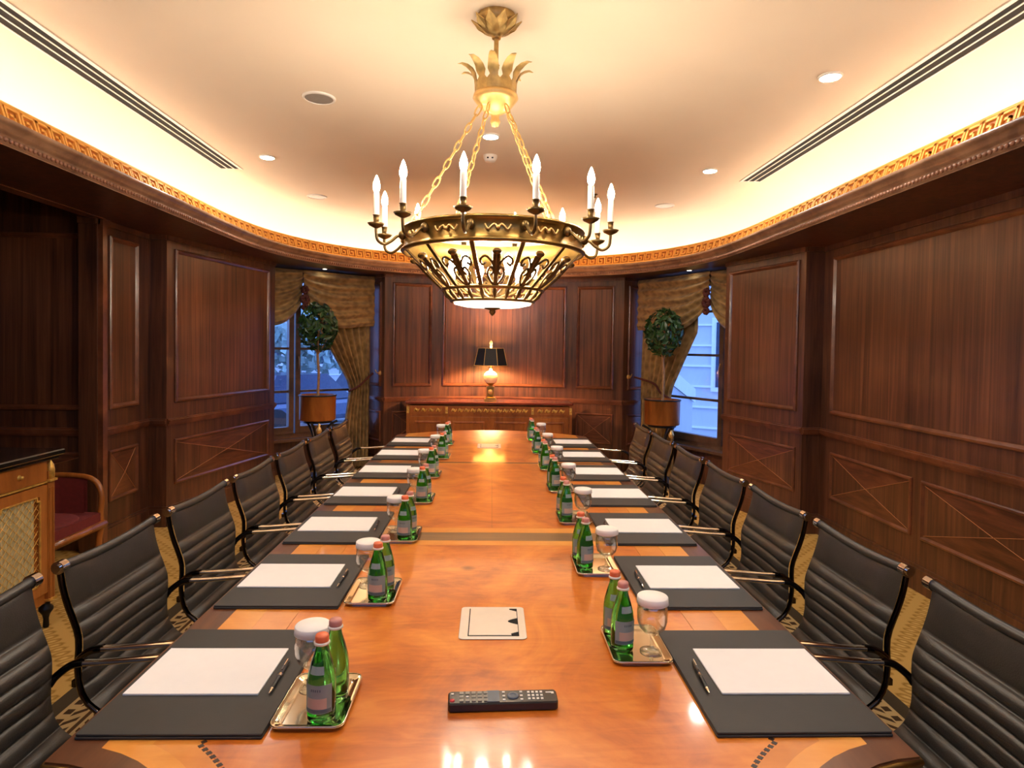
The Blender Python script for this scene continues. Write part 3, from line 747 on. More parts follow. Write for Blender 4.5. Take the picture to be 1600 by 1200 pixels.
# ------------------------------------------------------------------ chairs
CW = .243
def chair_profile():
    pts = [(0, .888), (.008, .83), (.022, .775), (.040, .725), (.054, .68), (.056, .635), (.053, .59), (.055, .54), (.072, .49), (.112, .455), (.18, .435), (.28, .43), (.39, .438), (.50, .447), (.55, .44), (.578, .418)]
    return [(v.x, v.y) for v in catmull([(x, z, 0) for x, z in pts], 14)]
PROF = chair_profile()
def prof_table():
    d = [0]
    for a, b in zip(PROF, PROF[1:]): d.append(d[-1]+math.hypot(b[0]-a[0], b[1]-a[1]))
    return d
PD = prof_table()
def prof_at(s):
    s = min(max(s, 0), PD[-1]-1e-6); j = 0
    while PD[j+1] < s: j += 1
    t = (s-PD[j])/(PD[j+1]-PD[j]); a, b = PROF[j], PROF[j+1]
    tx, tz = b[0]-a[0], b[1]-a[1]; l = math.hypot(tx, tz)
    # front normal (toward sitter / up): rotate tangent
    return a[0]+tx*t, a[1]+tz*t, -tz/l*1.0, tx/l*1.0
def build_chair():
    root = empty('office_chair')
    Ls = PD[-1]; bounds = [0, .135]
    while bounds[-1]+.047 < Ls-.03: bounds.append(bounds[-1]+.047)
    bounds.append(Ls)
    stations = []
    for a, b in zip(bounds, bounds[1:]):
        for f in (0, .07, .2, .36, .5, .64, .8, .93):
            stations.append((a+(b-a)*f, math.sin(PI*f)**.5 if f > 0 else 0))
    stations.append((Ls, 0))
    NY = 10
    m = MB(); vs = []
    for side in (1, -1):
        for (s, bl) in stations:
            x, z, nx, nz = prof_at(s)
            for j in range(NY+1):
                y = -CW+2*CW*j/NY; e = 1-(y/CW)**2
                sag = -.016*e*(1-s/Ls)
                d = ((.003+.014*bl) if side > 0 else -.008)+sag
                if j in (0, NY): d = -.002+sag
                zz = -.012*e if s < .01 else -.012*e*max(0, 1-s/.2)
                vs.append((x+nx*d, y, z+nz*d+zz))
    n = len(stations); w = NY+1; fs = []
    for i in range(n-1):
        for j in range(NY):
            a = i*w+j; fs.append((a, a+w, a+w+1, a+1)); b = n*w+a; fs.append((b, b+1, b+w+1, b+w))
    m.add(vs, fs, True); m.build('ribbed_sling', M['leather'], root)
    # top roll
    m = MB(); pts = [(-.004, -CW+2*CW*j/10, .884-.012*(1-(2*j/10-1)**2)) for j in range(11)]; m.tube(pts, .0145, 10); m.build('top_roll', M['leather'], root)
    for s in (1, -1):
        rail = []
        for k in range(30):
            x, z, nx, nz = prof_at(PD[-1]*k/29); rail.append((x-nx*.017, s*(CW-.004), z-nz*.017))
        m = MB(); m.tube(rail, .0115, 8, flat=.7); r = m.build('side_rail', M['dchrome'], root)
        m = MB(); m.tube([(-.004, s*(CW-.004), .884), (-.004, s*(CW+.024), .884)], .019, 14); m.tube([(-.004, s*(CW+.022), .884), (-.004, s*(CW+.03), .884)], .012, 12); m.build('rail_end_cap', M['chrome'], r)
        x, z, nx, nz = prof_at(.272)
        back = catmull([(x-.014, s*(CW+.004), z-.03), (x+.0, s*(CW+.014), z-.008), (x+.035, s*(CW+.023), z+.018), (x+.075, s*(CW+.024), z+.026)], 5)
        m = MB(); m.tube(back, [.011]*len(back), 8); arm = m.build('arm_bracket', M['dchrome'], root)
        fr = catmull([(x+.07, s*(CW+.024), z+.0255), (x+.14, s*(CW+.024), z+.029), (x+.36, s*(CW+.024), z+.045), (x+.425, s*(CW+.023), z+.035), (x+.44, s*(CW+.02), z-.02), (x+.39, s*(CW+.014), z-.14), (x+.34, s*(CW+.014), z-.205)], 7)
        m = MB(); m.tube(fr, .0135, 8, flat=.62); m.build('armrest', M['chrome'], root)
    m = MB(); m.bar((.026, -CW, .53), (.026, CW, .53), .012, .02); m.build('back_spreader', M['dchrome'], root)
    m = MB(); m.bar((.2, -CW, .405), (.2, CW, .405), .03, .014); m.bar((.42, -CW, .415), (.42, CW, .415), .03, .014); m.box((.31, 0, .395), (.26, .06, .03)); m.build('seat_spreader', M['chrome'], root)
    m = MB(); m.lathe([(.028, .09), (.028, .26), (.016, .265), (.016, .39)], 14, (.31, 0, 0)); m.build('gas_column', M['dchrome'], root)
    for k in range(5):
        a = 2*PI*k/5+.3; c, s_ = math.cos(a), math.sin(a)
        m = MB(); m.tube([(.31+.02*c, .02*s_, .115), (.31+.16*c, .16*s_, .095), (.31+.28*c, .28*s_, .075)], [.02, .016, .012], 8); b = m.build('base_arm', M['chrome'], root)
        m = MB(); m.tube([(.31+.28*c-.022*s_, .28*s_+.022*c, .03), (.31+.28*c+.022*s_, .28*s_-.022*c, .03)], .03, 12); m.tube([(.31+.28*c, .28*s_, .055), (.31+.28*c, .28*s_, .08)], .008, 6); m.build('caster', M['rubber'], b)
    return root
ORD = ['nearest', 'second', 'third', 'fourth', 'fifth', 'sixth', 'farthest']
PITCH, ROW0 = .6158, 1.257
chair0 = build_chair(); first = True
for k in range(7):
    yc = ROW0+.237+PITCH*k
    for s, nm in ((-1, 'left'), (1, 'right')):
        c = chair0 if first else copy_tree(chair0); first = False
        c.location = (s*1.262+.012, yc, 0); c.rotation_euler = (0, 0, 0 if s < 0 else PI)
        lab = 'black ribbed leather chair with chrome arms, %s, %s side of table' % (ORD[k]+' from front' if 0 < k < 6 else ORD[k]+' one', nm)
        tag(c, lab, 'chair', 'chairs around the conference table')

# ------------------------------------------------------------------ place settings
def rows(proto_fn):
    pass
# desk pad
def build_pad():
    e = empty('desk_pad')
    m = MB(); m.rbox((0, 0, .0025), (.372, .468, .005), .004, .001, 3); m.build('lower_leaf', M['pad'], e)
    m = MB(); m.rbox((0, .001, .0078), (.370, .466, .005), .004, .0012, 3); m.build('upper_leaf', M['pad'], e)
    return e
def build_paper():
    m = MB()
    for k in range(3): m.box((0, .0004*k, .0009+.0012*k), (.297, .21, .001))
    return m.build('paper_sheets', M['paper'])
def build_pen():
    e = empty('pen')
    R = Matrix.Rotation(-PI/2, 3, 'X')
    m = MB(); m.lathe([(.001, -.07), (.002, -.066), (.0045, -.052), (.005, .0)], 10, (0, 0, .005), R); m.build('barrel', M['rubber'], e)
    m = MB(); m.lathe([(.0052, .0), (.0052, .06), (.0045, .066), (.001, .068)], 10, (0, 0, .005), R); m.box((0, .04, .011), (.003, .045, .002)); m.build('cap', M['remote'], e)
    m = MB(); m.lathe([(.0055, -.004), (.0058, .0), (.0055, .006)], 10, (0, 0, .005), R); m.build('chrome_ring', M['chrome'], e)
    m = MB(); m.lathe([(.0012, -.076), (.0046, -.056)], 8, (0, 0, .005), R); m.build('chrome_tip', M['chrome'], e)
    m = MB(); m.box((0, .05, .0125), (.0022, .03, .0012)); m.build('chrome_clip', M['chrome'], e)
    return e
def build_tray():
    e = empty('serving_tray')
    w, d = .155, .215
    def ring(ins, z, r=.022):
        out = []
        rr = max(r-ins*.7, .004)
        for cx, cy, a0 in ((1, 1, 0), (-1, 1, PI/2), (-1, -1, PI), (1, -1, 1.5*PI)):
            for k in range(6):
                a = a0+PI/2*k/5; out.append((cx*(w/2-ins-rr)+rr*math.cos(a), cy*(d/2-ins-rr)+rr*math.sin(a), z))
        return out
    rings = [ring(.001, .008), ring(0, .010), ring(.003, .0115), ring(.008, .0105), ring(.017, .007), ring(.021, .004), ring(.024, .0035)]
    n = len(rings[0]); m = MB(); vs = [v for r in rings for v in r]; fs = [tuple(range((len(rings)-1)*n, len(rings)*n))]
    for i in range(len(rings)-1): fs += [(i*n+k, i*n+(k+1) % n, (i+1)*n+(k+1) % n, (i+1)*n+k) for k in range(n)]
    m.add(vs, fs)
    m.rbox((0, 0, .0016), (w-.03, d-.03, .003), .014, .0006, 4)
    m.build('dish', M['silver'], e)
    m = MB(); m.tube(ring(.002, .0115), .0018, 6, closed=True); m.build('rolled_rim', M['silver'], e)
    return e
def build_bottle(cap):
    e = empty('water_bottle')
    m = MB(); m.lathe([(.001, .004), (.02, .0), (.0285, .003), (.0300, .010), (.0302, .06), (.0298, .085), (.0275, .103), (.0215, .126), (.0150, .147), (.0132, .157), (.0130, .166), (.001, .167)], 24); m.build('glass_body', M['green'], e)
    m = MB(); m.lathe([(.0136, .160), (.0168, .1615), (.0168, .1655), (.0140, .167)], 18); m.build('neck_ring', M['capring'], e)
    m = MB(); m.lathe([(.0138, .1655), (.0146, .168), (.0144, .177), (.0125, .181), (.001, .182)], 18); m.build('cap', cap, e)
    def patch(z0, z1, a0, a1, r, n=12):
        mm = MB(); mm.grid(n, 1, lambda a, b: (r*math.cos(a0+(a1-a0)*a), r*math.sin(a0+(a1-a0)*a), z0+(z1-z0)*b)); return mm
    lb = patch(.026, .086, -PI/2-1.15, -PI/2+1.15, .0306).build('label', M['label'], e)
    patch(.036, .058, -PI/2-.75, -PI/2+.75, .0308).build('label_panel', M['label2'], lb)
    patch(.027, .035, -PI/2-1.1, -PI/2+1.1, .0308).build('label_band', M['label3'], lb)
    m = MB(); 
    for k in range(5):
        a = -PI/2-.3+.15*k; m.box((.0309*math.cos(a), .0309*math.sin(a), .075), (.0022, .001, .005), rz=a+PI/2)
    m.build('label_mark', M['label3'], lb)
    def nlab(z0, z1, r0, r1):
        mm = MB(); mm.grid(8, 1, lambda a, b: ((r0+(r1-r0)*b)*math.cos(-PI/2-.6+1.2*a), (r0+(r1-r0)*b)*math.sin(-PI/2-.6+1.2*a), z0+(z1-z0)*b)); return mm
    nlab(.106, .122, .0272, .0230).build('neck_label', M['label'], e)
    return e
def build_glass():
    e = empty('water_goblet')
    outer = [(.001, .0), (.030, .0), (.031, .002), (.020, .006), (.006, .011), (.0045, .02), (.0045, .038), (.008, .045), (.022, .053), (.034, .066), (.0395, .085), (.0400, .105), (.037, .135)]
    inner = [(.0358, .1355), (.0385, .105), (.038, .086), (.0325, .068), (.02, .056), (.001, .052)]
    m = MB(); m.lathe(outer+inner, 24); m.build('glass', M['clear'], e)
    m = MB(); n = 32
    m.lathe([(.0385, .128), (.0415, .130), (.0400, .146), (.0385, .148), (.001, .1485)], n, caps=False)
    m.lathe([(.0375, .129), (.0372, .146), (.001, .1465)], n, caps=False); m.build('paper_lid', M['lid'], e)
    return e
P_PAD, P_PAPER, P_PEN, P_TRAY, P_BO, P_BP, P_GL = build_pad(), build_paper(), build_pen(), build_tray(), build_bottle(M['orange_cap']), build_bottle(M['pink_cap']), build_glass()
used = set()
def put(proto, loc, rz, label, cat, group):
    c = proto if proto.name not in used else copy_tree(proto)
    used.add(proto.name); c.location = loc; c.rotation_euler = (0, 0, rz); tag(c, label, cat, group)
    return c
TZ = .7505
rj = random.Random(3)
for k in range(7):
    y0 = ROW0+PITCH*k
    for s, nm in ((-1, 'left'), (1, 'right')):
        wh = ('at the %s seat on the %s of the table' % (ORD[k], nm))
        wt = ('on the %s tray, %s of table' % (ORD[k], nm))
        jy = rj.uniform(-.006, .006)
        put(P_PAD, (TC+s*.648, y0+.234+jy, TZ), s*.004, 'dark leather desk pad '+wh, 'desk pad', 'desk pads')
        px = TC+s*.672
        put(P_PAPER, (px+rj.uniform(-.004, .004), y0+.246+jy, TZ+.0105), rj.uniform(-.006, .006), 'white blank paper sheets '+wh, 'paper', 'paper sheets')
        put(P_PEN, (px-s*.172, y0+.215+jy, TZ+.0105), rj.uniform(-.05, .02)*1.0-.03*s, 'black pen beside the paper '+wh, 'pen', 'pens')
        jt = rj.uniform(-.012, .012) if k else 0
        jx = rj.uniform(-.008, .008) if k else 0
        if s < 0: ty = y0+.124+jt; tx = -.372+jx; b1 = (.022, -.062); b2 = (.032, .012); g = (-.031, .058)
        else: ty = y0+.386+jt; tx = .395+jx; b1 = (-.040, -.022); b2 = (-.046, .058); g = (.036, -.034)
        put(P_TRAY, (tx, ty, TZ), 0, 'silver rectangular tray '+wh, 'tray', 'silver trays')
        zt = TZ+.0036
        r_ = .3 if s > 0 else -.15
        a = P_BO if s < 0 else P_BP; b = P_BP if s < 0 else P_BO
        put(a, (tx+b1[0], ty+b1[1], zt), r_+rj.uniform(-.3, .3)*(k > 0), '%s capped green bottle, front one %s' % ('orange' if s < 0 else 'pink', wt), 'bottle', 'water bottles')
        put(b, (tx+b2[0], ty+b2[1], zt), rj.uniform(-1, 1), '%s capped green bottle, rear one %s' % ('pink' if s < 0 else 'orange', wt), 'bottle', 'water bottles')
        put(P_GL, (tx+g[0], ty+g[1], zt), 0, 'clear goblet with white paper lid '+wt, 'glass', 'covered goblets')

# pop-up socket boxes
def build_box():
    e = empty('socket_box')
    m = MB(); m.rbox((0, 0, .0016), (.188, .208, .0032), .012, .0012, 5); m.build('bezel', M['boxwhite'], e)
    m = MB(); m.box((.002, 0, .0035), (.142, .178, .0012)); m.build('recess', M['slot'], e)
    xs, n = .0705, 0
    poly = [(-.066, -.086), (.071, -.086)]
    def dip(yc, half, dep): return [(.071-dep*math.sin(PI*k/8), yc-half+2*half*k/8) for k in range(9)]
    lid = [(-.066, -.087), (.052, -.087)]+[(.052-.0*k, -.087) for k in ()]
    lid += [(.050, -.078), (.071, -.066)]+[(.071, -.024)]+dip(0, .022, .028)+[(.071, .024), (.071, .066), (.050, .078), (.050, .087), (-.066, .087)]
    m = MB(); m.prism(lid, .0038, .0054); m.build('lid', M['boxwhite'], e)
    return e
bx = build_box(); bx.location = (.014, 1.786, TZ); tag(bx, 'ivory pop-up socket box set into the near end of the table', 'socket box', 'table socket boxes')
b2 = copy_tree(bx); b2.location = (-.01, 5.0, TZ); b2['label'] = 'ivory pop-up socket box at the far end of the table'
# remote control
rc = tag(empty('remote_control', (.036, 1.372, TZ), math.radians(2.2)), 'black remote control lying near the front of the table', 'remote control')
m = MB(); m.rbox((0, 0, .010), (.243, .052, .020), .008, .003, 4); m.build('body', M['remote'], rc)
m = MB()
for i in range(5):
    for j in range(3):
        if i == 1 and j == 1: continue
        m.box((-.092+.0135*i, -.014+.014*j, .0206), (.009, .010, .0026))
m.build('keypad', M['btn'], rc, kind='stuff')
m = MB(); m.box((-.022, 0, .0206), (.028, .044, .002)); m.build('display_strip', M['btn_blue'], rc)
m = MB(); m.lathe([(.0055, .02), (.005, .0225), (.001, .023)], 10, (-.112, -.014, 0)); m.build('power_button', M['btn_red'], rc)
m = MB(); m.lathe([(.013, .02), (.013, .0222), (.008, .0225), (.0075, .0215), (.001, .0215)], 16, (.022, 0, 0)); m.build('direction_ring', M['btn_blue'], rc)
m = MB()
for i in range(4):
    for j in range(3): m.box((.058+.0095*i, -.013+.013*j, .0204), (.0055, .0065, .0018))
for q in ((.002, -.015), (.002, .0), (.002, .015), (.041, -.015), (.041, 0), (.041, .015), (-.112, .012), (-.079, 0)): m.box((q[0], q[1], .0204), (.006, .006, .0018))
m.build('small_buttons', M['btn_white'], rc, kind='stuff')
m = MB(); m.box((.106, .012, .0202), (.018, .004, .0006)); m.box((.112, .008, .0202), (.006, .003, .0006)); m.build('printed_mark', M['btn_white'], rc)

# ------------------------------------------------------------------ chandelier
CH = (.0, 2.88)
ch = tag(empty('chandelier', (CH[0], CH[1], CEIL)), 'large bronze chandelier with candle lights hanging over the table', 'chandelier')
zc = lambda z: z-CEIL
m = MB(); n = 32
prof = [(.088, 3.05), (.092, 3.035), (.084, 3.01), (.06, 2.985), (.038, 2.972), (.022, 2.965), (.02, 2.95)]
m.lathe([(r, zc(z)) for r, z in prof], n); cano = m.build('canopy', M['brass_pale'], ch)
m = MB()
for k in range(10):
    a = 2*PI*k/10
    c, s = math.cos(a), math.sin(a); tn = Vector((-s, c, 0)); rd = Vector((c, s, 0))
    q = [rd*.045+Vector((0, 0, zc(2.975))), rd*.085+tn*.024+Vector((0, 0, zc(3.0))), rd*.115+Vector((0, 0, zc(3.028))), rd*.085-tn*.024+Vector((0, 0, zc(3.0)))]
    q2 = [v+Vector((0, 0, .006)) for v in q]; m.add(q+q2, [(0, 1, 2, 3), (7, 6, 5, 4), (0, 4, 5, 1), (1, 5, 6, 2), (2, 6, 7, 3), (3, 7, 4, 0)])
m.build('canopy_leaf', M['brass_pale'], cano)
m = MB(); m.tube([(0, 0, zc(2.96)), (0, 0, zc(2.66))], .011, 10); m.lathe([(.011, zc(2.84)), (.017, zc(2.83)), (.011, zc(2.82))], 10); m.build('stem', M['brass_pale'], ch)
# crown
m = MB(); m.lathe([(r, zc(z)) for r, z in [(.086, 2.745), (.09, 2.73), (.088, 2.70), (.1, 2.695), (.104, 2.68), (.092, 2.665), (.07, 2.635), (.05, 2.622), (.04, 2.615), (.02, 2.61), (.018, 2.59), (.024, 2.575), (.016, 2.555), (.001, 2.55)]], 24); cr_ = m.build('crown_bowl', M['gilt'], ch)
for k in range(10):
    a = 2*PI*k/10+.2; c, s = math.cos(a), math.sin(a); tn = Vector((-s, c, 0)); rd = Vector((c, s, 0))
    m = MB()
    spine = [(.090, 2.69, .030), (.092, 2.735, .030), (.094, 2.755, .016), (.100, 2.775, .026), (.113, 2.798, .023), (.136, 2.815, .018), (.158, 2.822, .011), (.172, 2.818, .004)]
    vs = []
    for (r, z, w) in spine:
        for q in (-1, 0, 1): vs.append(rd*(r+(0 if q else .006))+tn*(w*q)+Vector((0, 0, zc(z))))
    fs = []
    for i in range(len(spine)-1):
        for q in range(2): fs.append((i*3+q, i*3+q+1, i*3+4+q, i*3+3+q))
    back = [v-rd*.004 for v in [Vector(x) for x in vs]]
    m.add(vs, fs, True); m.add(back, [f[::-1] for f in fs], True); m.build('feather_leaf', M['brass_pale'], cr_)
# ring
RZ0, RZ1, RR = 1.975, 2.065, .405
m = MB(); m.lathe([(r, zc(z)) for r, z in [(RR-.012, RZ1+.004), (RR+.006, RZ1+.008), (RR+.012, RZ1), (RR+.004, RZ1-.008), (RR, RZ1-.012), (RR, RZ0+.014), (RR+.006, RZ0+.008), (RR+.016, RZ0), (RR+.006, RZ0-.01), (RR-.012, RZ0-.008), (RR-.012, RZ1+.004)]], 60); ring = m.build('ring_band', M['brass'], ch)
A0 = math.radians(2.4+15)
def radial(a): return Vector((math.sin(a), -math.cos(a), 0)), Vector((math.cos(a), math.sin(a), 0))
for k in range(12):
    a = A0+k*PI/6+PI/12; rd, tn = radial(a)
    m = MB()
    for sg in (1, -1):
        pts = [rd*(RR+.006)+tn*(sg*x)+Vector((0, 0, zc(2.02+z))) for x, z in ((.004, .0), (.014, .012), (.026, .004), (.038, -.008), (.048, .002), (.052, .012))]
        m.tube(catmull(pts, 3), .0045, 5)
    m.ball(rd*(RR+.008)+Vector((0, 0, zc(2.02))), .009, 8, 5); m.build('ring_ornament', M['gilt'], ring)
for k in range(12):
    a = A0+k*PI/6; rd, tn = radial(a)
    V = lambda r, z, t=0: rd*r+tn*t+Vector((0, 0, zc(z)))
    m = MB(); m.tube(catmull([V(RR, 2.02), V(RR+.03, 2.025), V(RR+.06, 2.0), V(RR+.09, 1.985), V(RR+.118, 2.0), V(RR+.125, 2.035), V(RR+.125, 2.06)], 5), .0065, 7)
    m.ball(V(RR+.012, 2.03), .018, 8, 6, (1, 1, 1.2)); arm = m.build('candle_arm', M['bronze'], ch)
    m = MB(); c0 = V(RR+.125, 0); cx = (c0.x, c0.y, 0)
    m.lathe([(.006, zc(2.05)), (.03, zc(2.062)), (.038, zc(2.072)), (.030, zc(2.070)), (.012, zc(2.074)), (.013, zc(2.105)), (.016, zc(2.108)), (.001, zc(2.108))], 12, cx); m.build('drip_pan', M['bronze'], arm)
    m = MB(); m.lathe([(.0125, zc(2.105)), (.0125, zc(2.20)), (.011, zc(2.205)), (.001, zc(2.205))], 10, cx); m.build('candle_sleeve', M['candle'], arm)
    m = MB(); m.lathe([(.006, zc(2.203)), (.013, zc(2.215)), (.0155, zc(2.23)), (.012, zc(2.25)), (.005, zc(2.27)), (.001, zc(2.278))], 10, cx); m.build('candle_bulb', M['e_candle'], arm)
# basket
R1, Z1, R2_, Z2 = .225, 1.805, .185, 1.755
m = MB(); m.lathe([(R1-.012, zc(Z1)), (R1+.008, zc(Z1+.008)), (R1+.014, zc(Z1)), (R1+.008, zc(Z1-.008)), (R1-.012, zc(Z1))], 48); m.build('lower_ring', M['brass'], ch)
m = MB(); m.lathe([(R2_-.012, zc(Z2)), (R2_+.006, zc(Z2+.006)), (R2_+.012, zc(Z2)), (R2_+.006, zc(Z2-.008)), (R2_-.012, zc(Z2))], 48); m.build('base_ring', M['brass'], ch)
for k in range(12):
    a = A0+k*PI/6; rd, tn = radial(a)
    m = MB(); m.bar(rd*(RR-.004)+Vector((0, 0, zc(RZ0-.004))), rd*R1+Vector((0, 0, zc(Z1))), .018, .008); rib = m.build('basket_rib', M['bronze'], ch)
    a2 = a+PI/12; rd, tn = radial(a2)
    def B(u, v):   # v 0 bottom..1 top ; u lateral metres
        r = R1+(RR-.01-R1)*v; z = Z1+(RZ0-.006-Z1)*v; return rd*r+tn*u+Vector((0, 0, zc(z)))
    m = MB()
    for sg in (1, -1):
        m.tube(catmull([B(sg*.004, .02), B(sg*.022, .14), B(sg*.034, .3), B(sg*.024, .44), B(sg*.010, .36), B(sg*.018, .27)], 4), .0055, 5)
        m.tube(catmull([B(sg*.006, .4), B(sg*.02, .56), B(sg*.046, .68), B(sg*.066, .6), B(sg*.058, .48), B(sg*.044, .54)], 4), .0055, 5)
        m.tube(catmull([B(sg*.008, .52), B(sg*.012, .68), B(sg*.004, .8)], 4), .006, 5)
    m.ball(B(0, .78), .021, 10, 6, (1, 1, .7)); m.tube([B(0, .0), B(0, .4), B(0, .74)], [.008, .012, .006], 6)
    m.build('scroll_ornament', M['bronze'], ch)
for k in range(24):
    a = A0+k*PI/12; rd, tn = radial(a)
    m = MB(); m.tube([rd*R1+Vector((0, 0, zc(Z1-.004))), rd*((R1+R2_)/2+.006)+Vector((0, 0, zc((Z1+Z2)/2))), rd*R2_+Vector((0, 0, zc(Z2)))], [.005, .010, .005], 6); m.build('lower_rib', M['bronze'], ch)
m = MB(); m.lathe([(R2_-.004, zc(Z2-.004)), (R2_-.010, zc(Z2-.014)), (.13, zc(Z2-.024)), (.001, zc(Z2-.030))], 40, caps=False); m.build('diffuser_bowl', M['frost'], ch)
m = MB(); m.lathe([(.001, zc(1.69)), (.008, zc(1.695)), (.016, zc(1.708)), (.012, zc(1.716)), (.035, zc(1.722)), (.04, zc(1.732)), (.001, zc(1.738))], 14); m.build('finial', M['bronze'], ch)
for k in range(6):
    a = k*PI/3+.35
    m = MB(); c0 = (.19*math.sin(a), -.19*math.cos(a), 0)
    m.lathe([(.012, zc(1.86)), (.012, zc(1.885)), (.018, zc(1.90)), (.021, zc(1.92)), (.016, zc(1.945)), (.001, zc(1.955))], 10, c0); m.build('basket_bulb', M['e_basket'], ch)
    m = MB(); m.tube([(0, 0, zc(1.76)), (c0[0]*.6, c0[1]*.6, zc(1.80)), (c0[0], c0[1], zc(1.862))], .006, 6); m.build('bulb_holder', M['bronze'], ch)
# chains
for k in range(4):
    a = math.radians([-62, -22, 38, 128][k]); rd, tn = radial(a)
    p0 = rd*.075+Vector((0, 0, zc(2.63))); p1 = rd*(RR-.01)+Vector((0, 0, zc(RZ1)))
    d = p1-p0; nl = 13; dv = d.normalized(); sd = dv.cross(Vector((0, 0, 1))).normalized(); uu = sd.cross(dv)
    m = MB()
    for i in range(nl):
        c = p0+d*((i+.5)/nl); ax = sd if i % 2 else uu; hl = d.length/nl*.62
        m.tube([c+dv*(hl*math.cos(t))+ax*(.011*math.sin(t)) for t in [2*PI*j/10 for j in range(10)]], .0036, 5, closed=True)
    m.build('chain', M['gilt'], ch)

# ------------------------------------------------------------------ sideboard and lamp
SBX, SBY = -.015, 7.62
sb = tag(empty('sideboard', (SBX, SBY, 0)), 'long wooden sideboard with gilt frieze against the far wall', 'sideboard')
Wd, Dp = 1.93, .40
m = MB(); m.box((0, 0, .46), (Wd, Dp, .76)); m.box((0, 0, .05), (Wd-.06, Dp-.06, .1)); m.build('body', M['sideboard'], sb)
m = MB(); m.rbox((0, 0, .875), (Wd+.06, Dp+.05, .03), .012, .006, 3); m.build('top', M['sidetop'], sb)
fy = -Dp/2
bays = [(-Wd/2+.02, -.52), (-.50, .50), (.52, Wd/2-.02)]
for (a, b) in bays:
    m = MB(); m.box(((a+b)/2, fy-.006, .79), (b-a, .014, .10)); dr = m.build('frieze_drawer', M['sideboard'], sb)
    m = MB(); n = int((b-a-.06)/.075)
    for i in range(n):
        x = a+.04+(b-a-.08)*(i+.5)/n
        m.tube(catmull([(x-.03, fy-.016, .775), (x-.012, fy-.018, .808), (x+.008, fy-.018, .772), (x+.03, fy-.016, .803)], 4), .0085, 5); m.ball((x, fy-.018, .79), .016, 8, 5)
    m.build('gilt_scroll', M['ormolu'], dr)
for (a, b) in ((-Wd/2+.03, -.53), (-.49, -.01), (.01, .49), (.53, Wd/2-.03)):
    m = MB(); m.box(((a+b)/2, fy-.006, .42), (b-a, .014, .58)); dd = m.build('door', M['sideboard'], sb)
    m = MB()
    ln = Line((a, fy-.013), (b, fy-.013)); ln.n = Vector((0, -1, 0)); frame(m, ln, a-a+.05, b-a-.05, .18, .66, MOLD_S); m.build('door_molding', M['sideboard'], dd)
for x in (-Wd/2+.0, -.51, .51, Wd/2):
    m = MB(); m.box((x, fy-.010, .45), (.035, .024, .78)); pil = m.build('pilaster', M['sideboard'], sb)
    m = MB(); m.box((x, fy-.024, .79), (.03, .006, .08)); m.ball((x, fy-.026, .79), .013, 8, 5); m.build('gilt_mount', M['ormolu'], pil)
lp = tag(empty('table_lamp', (-.01, 7.62, .891)), 'brass and porcelain table lamp with black shade on the sideboard', 'lamp')
m = MB(); m.box((0, 0, .012), (.15, .15, .024)); m.box((0, 0, .032), (.12, .12, .018)); m.lathe([(.07, .04), (.045, .055)], 4, (0, 0, 0), Matrix.Rotation(PI/4, 3, 'Z'), False); m.box((0, 0, .11), (.085, .085, .10)); m.box((0, 0, .165), (.1, .1, .014)); m.build('plinth', M['brass'], lp)
m = MB(); m.lathe([(.028, -.004), (.030, .0), (.022, .003), (.014, .002), (.010, .004), (.001, .005)], 16, (0, -.043, .11), Matrix.Rotation(PI/2, 3, 'X')); m.build('medallion', M['gilt'], lp)
m = MB(); m.lathe([(.03, .17), (.02, .18), (.035, .195), (.055, .21), (.062, .222)], 20); m.build('cup', M['brass'], lp)
m = MB(); m.lathe([(.06, .218), (.082, .25), (.088, .285), (.078, .325), (.05, .352), (.02, .365), (.016, .39), (.001, .39)], 24); m.build('porcelain_body', M['cream'], lp)
m = MB(); m.tube([(0, 0, .385), (0, 0, .72)], .006, 8); m.build('stem', M['brass'], lp)
sc8 = [PI/8+PI/4*k for k in range(8)]
def shade_ring(r, z): return [(r*math.cos(a)*1.0, r*math.sin(a), z) for a in sc8]
m = MB(); A = shade_ring(.215, .43); B_ = shade_ring(.165, .64); m.add(A+B_, [(k, (k+1) % 8, 8+(k+1) % 8, 8+k) for k in range(8)]); m.build('lamp_shade', M['shade'], lp)
m = MB(); A = shade_ring(.211, .431); B_ = shade_ring(.161, .639); m.add(A+B_, [(8+k, 8+(k+1) % 8, (k+1) % 8, k) for k in range(8)]); m.build('shade_lining', M['shade_in'], lp)
m = MB()
for r, z in ((.167, .64), (.216, .43)): m.tube(shade_ring(r, z), .004, 5, closed=True)
for a in sc8: m.tube([(.216*math.cos(a), .216*math.sin(a), .43), (.167*math.cos(a), .167*math.sin(a), .64)], .003, 5)
m.build('shade_trim', M['gilt'], lp)
m = MB(); 
for a in sc8[::2]: m.tube([(0, 0, .635), (.164*math.cos(a), .164*math.sin(a), .64)], .003, 5)
m.build('shade_spider', M['brass'], lp)
m = MB(); m.lathe([(.008, .64), (.016, .66), (.012, .675), (.02, .70), (.016, .72), (.004, .735), (.001, .738)], 14); m.build('finial', M['cream'], lp)
for s in (-1, 1):
    m = MB(); m.ball((s*.045, 0, .505), .024, 12, 8, (1, 1, 1.3)); m.build('bulb', M['e_lamp'], lp)

